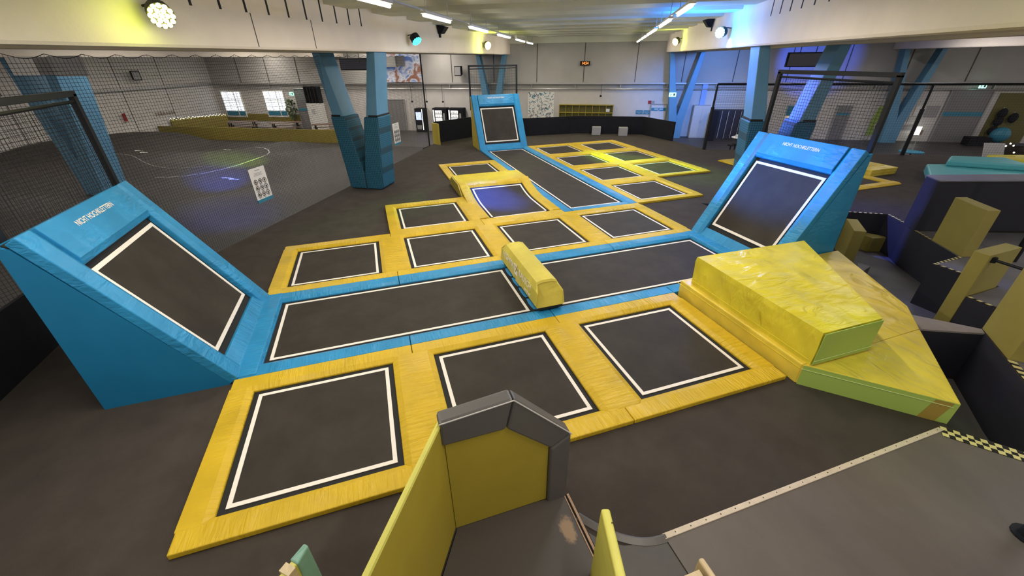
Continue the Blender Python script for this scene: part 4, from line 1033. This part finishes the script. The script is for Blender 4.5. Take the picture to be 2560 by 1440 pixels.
# tables in the hall
def bistro(label, a, b):
    t = thing('bistro_table', label, 'table', W(a, b, HALL), BR); build('table_top', MB().disc((0, 0, 1.05), (0, 0, 1), .5, .03, 24), 'paper', t); build('leg', MB().cyl(0, 0, 0, 1.04, .035, 8), 'metal', t); build('foot', MB().disc((0, 0, .02), (0, 0, 1), .3, .04, 16), 'metal', t)
bistro('round white standing table between lockers and right V column', 7.6, 25.5)
for k, (x, y, s, m_) in enumerate(((-.2, 0, .1, 'paper'), (.1, 0, .16, 'wood'))):
    solo('paper_box', ['small white', 'larger cream'][k]+' carton on the round standing table', 'carton', MB().box(-s, s, -.1, .1, 0, s*1.3), m_, W(7.6+x, 25.5+y, HALL+1.066), BR)
for k, (a, b) in enumerate(((6.9, 24.6), (7.2, 24.9), (8.5, 25.0), (8.9, 24.7))):
    t = thing('stool', 'black backless stool by the round standing table, '+['far left', 'inner left', 'inner right', 'far right'][k], 'stool', W(a, b, HALL), BR, 'black stools by the standing table')
    build('seat', MB().disc((0, 0, .78), (0, 0, 1), .17, .05, 14), 'black', t); build('leg', MB().cyl(0, 0, 0, .76, .03, 8), 'metal', t); build('foot', MB().disc((0, 0, .015), (0, 0, 1), .18, .03, 12), 'metal', t)
# hanging monitors
def monitor(label, a0, a1, b, z0, z1, m='black'):
    t = thing('monitor', label, 'monitor', W(a0, b, z0), BR); w, h = a1-a0, z1-z0
    cs = build('case', MB().box(0, w, -.04, .08, 0, h), 'black', t, bevel=.01); build('screen', MB().box(.03, w-.03, -.046, -.04, .03, h-.03), m, cs)
    for x in (w*.3, w*.7): build('hanger', MB().cyl(x, .02, h, 5.38-z0 if z0 > 2 else h+.2, .012, 6), 'metal', t)
M['scrn'] = mat('dark_screen', (.01, .01, .03), .2)
monitor('dark hanging monitor seen between the arms of the big V column', -10.0, -8.85+.0, 16.0, 3.65, 4.05, 'scrn')
monitor('dark hanging monitor above the right net frame', 5.5, 6.6, 16.0, 3.65, 4.05, 'scrn')
solo('projector_box', 'white projector housing with black slot hanging at top left', 'projector', MB().box(0, 1.1, -.3, .3, 0, .5), 'lgrey', W(-18.4, 11.3, 3.68), BR, bevel=.01)
solo('hanging_panel', 'grey hanging panel right of the white projector housing', 'panel', MB().box(0, 1.25, -.03, .03, 0, .56), 'grey', W(-17.25, 11.4, 3.64), BR)  # plain grey panel hung here, purpose unknown
# projection on the back wall
def projmat():
    m, nt, p = new_mat('projected_picture'); tc = nt.nodes.new('ShaderNodeTexCoord'); n = nt.nodes.new('ShaderNodeTexNoise'); n.inputs['Scale'].default_value = 1.3; n.inputs['Detail'].default_value = 5; n.inputs['Distortion'].default_value = 1.5
    nt.links.new(tc.outputs['Object'], n.inputs['Vector']); r = nt.nodes.new('ShaderNodeValToRGB'); e = r.color_ramp.elements
    e[0].position = .35; e[0].color = (.10, .18, .45, 1); e[1].position = .62; e[1].color = (.28, .12, .08, 1); x = e.new(.48); x.color = (.6, .62, .68, 1)
    nt.links.new(n.outputs['Fac'], r.inputs['Fac']); nt.links.new(r.outputs['Color'], p.inputs['Base Color']); nt.links.new(r.outputs['Color'], p.inputs['Emission Color']); p.inputs['Emission Strength'].default_value = .28
    return m
M['proj'] = projmat()
wallbox('projection_screen', 'blue and brown projected picture high on the wall right of the V column', 'screen', -16.6, -13.4, 2.48, 4.35, 'proj', .03, b=31.9)
wallbox('air_unit', 'beige wall unit overlapping the projected picture', 'unit', -16.5, -15.12, 3.5, 4.2, 'lgrey', .5, b=31.8, bevel=.02)
wallbox('air_unit', 'narrow dark unit beside the beige one', 'unit', -15.1, -14.6, 3.55, 4.2, 'dgrey', .4, b=31.8)
# loudspeakers
def speaker(label, loc, rz, sc=1.0, grp=None):
    t = thing('loudspeaker', label, 'loudspeaker', loc, rz, grp)
    build('cabinet', MB().xprism([(-.16*sc, 0), (.12*sc, .06*sc), (.12*sc, .5*sc), (-.16*sc, .5*sc)], -.2*sc, .2*sc), 'black', t, bevel=.01)
    build('grille', MB().box(-.17*sc, .17*sc, -.175*sc, -.16*sc, .04*sc, .46*sc), 'grey', t); build('bracket', MB().tube([(0, .1*sc, .25*sc), (0, .35*sc, .3*sc)], .02*sc, 6), 'metal', t)
speaker('loudspeaker in pale frame high on the back wall left of the far ramp', W(-10.5, 31.75, 2.9), BR, 1.25)
speaker('loudspeaker on the left wall near the corner behind the net', W(-32.0, 25.8, 2.9), BR+R(60), 1.2)
solo('wall_bar', 'short dark grille high on the left wall behind the net', 'grille', MB().box(0, .06, -.6, .6, 0, .14), 'black', W(-32.48, 20.3, 3.2), BR)
def wedge(label, a, b, z, s):
    t = thing('loudspeaker', label, 'loudspeaker', W(a, b, z), BR)
    build('cabinet', MB().loft([(-.02, -.12, 0), (s*.16, -.2, .02), (s*.16, .2, .02), (-.02, .12, 0)], [(0, -.3, .32), (s*.34, -.24, .24), (s*.34, .24, .24), (0, .3, .32)]), 'black', t, bevel=.02)
    build('bracket', MB().box(-.02, .06, -.04, .04, -.12, .04), 'metal', t)
wedge('black wedge loudspeaker on the left beam beside the tube lights', -6.75, 18.3, 4.86, 1); wedge('blue lit wedge loudspeaker on the right beam beside the blue spotlight', 3.70, 19.1, 4.9, -1)
# LED spots on the beams
def spot(label, a, b, z, s, m, aim, grp='round LED spotlights on the beams', r=.17):
    t = thing('spotlight', label, 'spotlight', W(a, b, z), BR, grp)
    d = Vector(aim).normalized(); c = Vector((s*.28, 0, 0))
    build('housing', MB().tube([c-d*.14, c-d*.10, c+d*.10], [r*.55, r*.95, r], 20), 'metal', t)
    build('bracket', MB().tube([(s*.02, 0, .1), (s*.16, 0, .12), c-d*.05], .018, 6), 'metal', t)
    g = MB(); u = d.cross(Vector((0, 0, 1))).normalized(); w = d.cross(u)
    for k in range(19):
        if k == 0: q = (0, 0)
        elif k < 7: q = (.42*math.cos(k*math.pi/3), .42*math.sin(k*math.pi/3))
        else: q = (.8*math.cos(k*math.pi/6), .8*math.sin(k*math.pi/6))
        g.disc(c+d*.105+u*q[0]*r+w*q[1]*r, d, r*.19, .012, 8)
    build('led', g, m, t, fix=False)
    return t
s1 = spot('glowing yellow LED spotlight on the left beam near the top left', -6.77, 5.96, 4.62, 1, 'yglow', (.75, -.55, -.35), r=.165)
s2 = spot('cyan LED spotlight on the left beam above the big V column', -6.77, 15.2, 4.6, 1, 'cglow', (.6, -.3, -.75))
s3 = spot('glowing yellow LED spotlight at the far end of the left beam', -6.77, 24.8, 4.6, 1, 'yglow', (.75, -.7, -.2), r=.19)
r1 = spot('glaring blue LED spotlight on the right beam', 3.72, 16.1, 4.63, -1, 'bglow', (-.6, -.75, -.15), r=.15)
r2 = spot('dim yellow LED spotlight at the far end of the right beam', 3.72, 26.0, 4.66, -1, 'yglow', (-.6, -.6, -.3))
# tube lights
for side, a_of, bs in (('left', lambda b: -3.27-.055*b, ((5.3, 7.75), (9.4, 11.4), (13.4, 16.0), (18.0, 21.1), (23.1, 26.6), (27.8, 31.0))), ('right', lambda b: 1.25+.016*b, ((9.3, 11.3), (12.7, 15.6), (17.0, 21.3), (22.3, 26.0), (27.3, 31.2)))):
    names = ['nearest', 'second', 'third', 'fourth', 'fifth', 'farthest'] if len(bs) == 6 else ['nearest', 'second', 'third', 'fourth', 'farthest']
    for k, (b0, b1) in enumerate(bs):
        a = a_of((b0+b1)/2); t = thing('tube_light', names[k]+' fluorescent tube light of the '+side+' ceiling row', 'ceiling light', W(a_of(b0), b0, 4.78), BR+(R(3.15) if side == 'left' else R(-.9)), 'tube lights of the '+side+' row')
        build('housing', MB().box(-.06, .06, 0, b1-b0, .03, .08), 'paper', t)
        for y in (.2, b1-b0-.2): build('hanger', MB().cyl(0, y, .08, .5, .008, 6), 'steel', t)
        build('tube', MB().tube([(0, .03, 0), (0, b1-b0-.03, 0)], .028, 8), 'tube', t)
    o = solo('light_rail', 'thin grey rail joining the %s row of tube lights' % side, 'rail', MB().loft([(a_of(5)-.02, 5, 4.855), (a_of(5)+.02, 5, 4.855), (a_of(30)+.02, 30.5, 4.855), (a_of(30)-.02, 30.5, 4.855)], [(a_of(5)-.02, 5, 4.885), (a_of(5)+.02, 5, 4.885), (a_of(30)+.02, 30.5, 4.885), (a_of(30)-.02, 30.5, 4.885)]), 'steel', rz=BR)
# pull cords
for k, (a, z) in enumerate(((-14.45, 1.1), (-13.25, 1.1), (-11.95, 1.1), (-.25, 1.55))):
    t = thing('socket_cord', ['leftmost hanging socket left of the vending machines', 'hanging socket just above the narrow drinks machine', 'hanging socket above the left snack machine', 'lone hanging socket above the shoe shelf'][k], 'socket', W(a, 31.9, z), BR, 'hanging sockets below the cable tray')
    build('cord', MB().cyl(0, 0, .05, 2.33-z, .012, 6), 'metal', t); build('socket', MB().cyl(0, 0, 0, .1, .07, 10), 'black', t)
# right back wall items
o = wallbox('reception_sign', 'dark teal board on the back wall seen through the right net', 'sign', 11.95, 12.95, .47, 1.05, 'signblue', .04)
wallbox('lit_display', 'pale lit patterned panel below the teal board, seen through the right net', 'display', 12.0, 12.85, -.75, .42, 'paleglow', .05)
t = thing('logo_disc', 'dark round logo on a green splash on the back wall at right', 'wall logo', W(17.8, 32.2, -.1), BR)
build('disc', MB().disc((0, -.03, 0), (0, 1, 0), .48, .03, 28), 'brownwood', t)
M['lime'] = mat('lime_splash', (.30, .42, .08), .7)
build('green_splash', MB().yprism([(-.8, -.6), (-.2, -.5), (.1, .5), (.0, 1.2), (-.6, 1.15), (-.75, .3)], 0, .01), 'lime', t)
build('ring', MB().tube([(.46*math.cos(k*math.pi/12), -.05, .46*math.sin(k*math.pi/12)) for k in range(25)], .02, 5, False), 'paper', t)
for k, (a0, a1, z0, z1, m_, l) in enumerate(((19.25, 19.75, .55, 1.1, 'paper', 'white poster left of the fence post'), (19.85, 20.55, .45, 1.12, 'grey', 'striped grey poster right of the fence post'), (19.1, 19.7, .05, .5, 'lgrey', 'pale poster below the white one'), (18.95, 19.6, -.35, .0, 'dgrey', 'dark poster low beside the V column'), (19.7, 20.2, -.6, -.3, 'brownwood', 'small brown notice near the floor by the wide door'))):
    wallbox('poster', l+' on the back wall at right', 'poster', a0, a1, z0, z1, m_, .02)
wallbox('lit_display', 'bright lit display low beside the distant right V column', 'display', 19.3, 19.8, -.55, -.05, 'litwhite', .1, b=31.9)
wallbox('coat_wall', 'olive wall board behind dark coats at the right edge', 'wall board', 23.3, 25.6, -1.0, 1.85, 'olvd', .05)
for k, (a, z) in enumerate(((23.75, .75), (23.75, .3), (23.7, -.25), (24.4, .5))):
    t = thing('hanging_coat', 'dark coat on the olive board, '+['upper left', 'middle left', 'lowest', 'upper right'][k], 'coat', W(a, 32.0, z), BR, 'dark coats on the olive board')
    build('cloth', MB().ball((0, 0, 0), .26, 10, 8, (1, .4, 1.1)), 'black', t, smooth=True); build('hook', MB().cyl(0, .1, .25, .33, .02, 6), 'steel', t)
# stall with fairy lights beyond the fence at right
t = thing('display_stand', 'pale slanted display board with fairy lights beyond the right fence', 'display stand', W(17.6, 23.6, HALL), BR)
build('board', MB().xprism([(-.3, .25), (-.25, .25), (.25, 1.3), (.2, 1.3)], 0, .8), 'lgrey', t); build('leg', MB().box(.05, .1, -.3, -.25, 0, .3), 'metal', t); build('leg', MB().box(.7, .75, -.3, -.25, 0, .3), 'metal', t)
solo('dark_stall', 'dark stall counter behind the fairy lights at the right edge', 'counter', MB().box(0, 4.5, -.4, .4, 0, 1.15), 'black', W(18.7, 24.6, HALL), BR, bevel=.02)
g = MB(); random.seed(5)
for k in range(34): g.ball((-.05+.13*k, -.12+.05*math.sin(k), .75+.35*math.sin(k*.8)+.2*random.random()), .035, 6, 4)
o = solo('fairy_lights', 'warm fairy light chain in front of the dark stall at right', 'fairy lights', g, 'fairyw', W(18.6, 24.15, HALL), BR); o['kind'] = 'stuff'
t = thing('waste_bin', 'pale round bin before the dark stall at right', 'bin', W(19.0, 23.2, HALL), BR); build('body', MB().cyl(0, 0, 0, .6, .24, 16, .3), 'lgrey', t); build('rim', MB().cyl(0, 0, .58, .63, .31, 16), 'paper', t)
t = thing('bistro_table', 'low blue round table beyond the fence at right', 'table', W(15.2, 24.4, HALL), BR); build('table_top', MB().disc((0, 0, .72), (0, 0, 1), .5, .04, 20), 'signblue', t); build('leg', MB().cyl(0, 0, 0, .7, .04, 8), 'metal', t); build('stand', MB().cyl(0, 0, .74, 1.2, .02, 6), 'lgrey', t)
solo('black_bench', 'black box bench by the wide grey door', 'bench', MB().box(0, 1.1, -.3, .3, 0, .5), 'black', W(22.0, 31.2, HALL), BR, bevel=.02)
t = thing('umbrella_stand', 'blue half dome cushion by the wide grey door', 'cushion', W(23.75, 31.4, HALL), BR); t.name = 'beanbag'
build('cushion', MB().ball((0, 0, .6), .5, 14, 8, (1, .7, .9)), 'signblue', t, smooth=True)

# ------------------------------------------------------------------ lights
def area(a, b, z, sx, sy, power, col=(1, .93, .83), rot=None):
    l = bpy.data.lights.new('ceiling_lamp', 'AREA'); l.shape = 'RECTANGLE'; l.size = sx; l.size_y = sy; l.energy = power; l.color = col
    o = bpy.data.objects.new('ceiling_lamp', l); COL.objects.link(o); o.location = W(a, b, z); o.rotation_euler = rot or (0, 0, BR); return o
for a in (-4.1, 1.4):
    for b, pw in ((2.5, 130 if a < 0 else 90), (8.5, 115), (15, 115), (22, 75), (28.5, 50)): area(a, b, 4.74, .12, 3.2, pw)
for a in (-17.5, -11.8, -26):
    for b, pw in ((7, 55), (15, 120), (23, 190), (29.5, 150)): area(a, b, 4.9, .2, 4, pw)
for a in (9.0, 15.0, 22):
    for b, pw in ((6, 45), (15, 55), (25, 130)): area(a, b, 4.9, .2, 4, pw, (.98, .93, .95))
def spotl(p, tgt, power, col, ang=60, blend=.6, r=.12):
    l = bpy.data.lights.new('spot_beam', 'SPOT'); l.energy = power; l.color = col; l.spot_size = R(ang); l.spot_blend = blend; l.shadow_soft_size = r
    o = bpy.data.objects.new('spot_beam', l); COL.objects.link(o); o.location = p
    o.rotation_euler = (Vector(tgt)-Vector(p)).to_track_quat('-Z', 'Y').to_euler(); return o
def pointl(p, power, col, r=.1):
    l = bpy.data.lights.new('led_glow', 'POINT'); l.energy = power; l.color = col; l.shadow_soft_size = r
    o = bpy.data.objects.new('led_glow', l); COL.objects.link(o); o.location = p; return o
BLUE = (.015, .09, 1); LIME = (.10, 1, .06)
spotl(W(-6.2, 15.2, 4.4), (3.5, 12.4, .1), 8000, BLUE, 19, .95)                # blue patch on the curved trampoline
spotl(W(2.9, 25.2, 4.25), (3.5, 14.2, .35), 6000, LIME, 11, .8)                 # lime on the raised ledge
spotl(W(-6.2, 15.0, 4.4), (8.3, 7.0, 1.8), 15000, (.03, .22, 1), 13, .9)        # blue over the right ramp
spotl(W(3.3, 15.8, 4.45), (7.0, 2.2, 0), 900, (.10, .18, 1), 46, 1)           # blue wash on the deck by the mats
spotl(W(-6.3, 24.8, 4.4), (10.8, 15.0, 0), 11000, (.42, 1, .05), 19, .95)       # yellow green on the far block
spotl(W(3.4, 5.0, 4.4), (5.9, 1.8, .1), 60, (.4, 1, .05), 50, .9)
spotl(W(3.4, 16.3, 4.4), (14.0, 5.0, .5), 2600, (.12, .18, 1), 50, 1)         # blue wash over the parkour pit
pointl(W(2.3, 15.2, 4.6), 230, (.0, .20, 1), .3); pointl(W(3.2, 15.9, 4.62), 30, (.0, .45, 1)); pointl(W(-6.3, 5.7, 4.5), 8, (.8, 1, .1)); pointl(W(-6.3, 24.3, 4.6), 50, (.85, 1, .1)); pointl(W(3.3, 25.6, 4.6), 25, (.8, 1, .1))
spotl(W(6.5, 24, 4.3), W(5.5, 31.8, 2.6), 2500, (.1, .3, 1), 70, .9)           # blue wash on the back wall at right
spotl(W(9.5, 25, 4.1), W(12.6, 32.2, 3.7), 2600, (.03, .12, 1), 34, .5)
spotl(W(-9.2, 9.0, 4.1), W(-18.0, 16.5, -1), 60000, BLUE, 15, .95)
spotl(W(-9.2, 14, 4.1), W(-20.3, 20.0, -1), 36000, (.5, 1, .05), 13, .95)
spotl(W(-9.2, 8, 4.1), W(-12.6, 11.6, -1), 3500, BLUE, 34, .95)
spotl(W(3.0, 3.2, 4.3), W(3.7, 5.6, 4.8), 40, (.7, 1, .1), 60, .9)
spotl(W(-6.0, 3.2, 4.3), W(-6.77, 4.7, 4.9), 3.5, (.8, 1, .25), 70, .8)
w = bpy.data.worlds.new('world'); SC.world = w; w.use_nodes = True
w.node_tree.nodes['Background'].inputs[0].default_value = (1, .94, .87, 1); w.node_tree.nodes['Background'].inputs[1].default_value = .62
SC.view_settings.view_transform = 'Standard'; SC.view_settings.look = 'None'; SC.view_settings.gamma = 1; SC.view_settings.use_curve_mapping = False
SC.view_settings.exposure = .35
SC.cycles.use_denoising = True
SC.cycles.max_bounces = 6
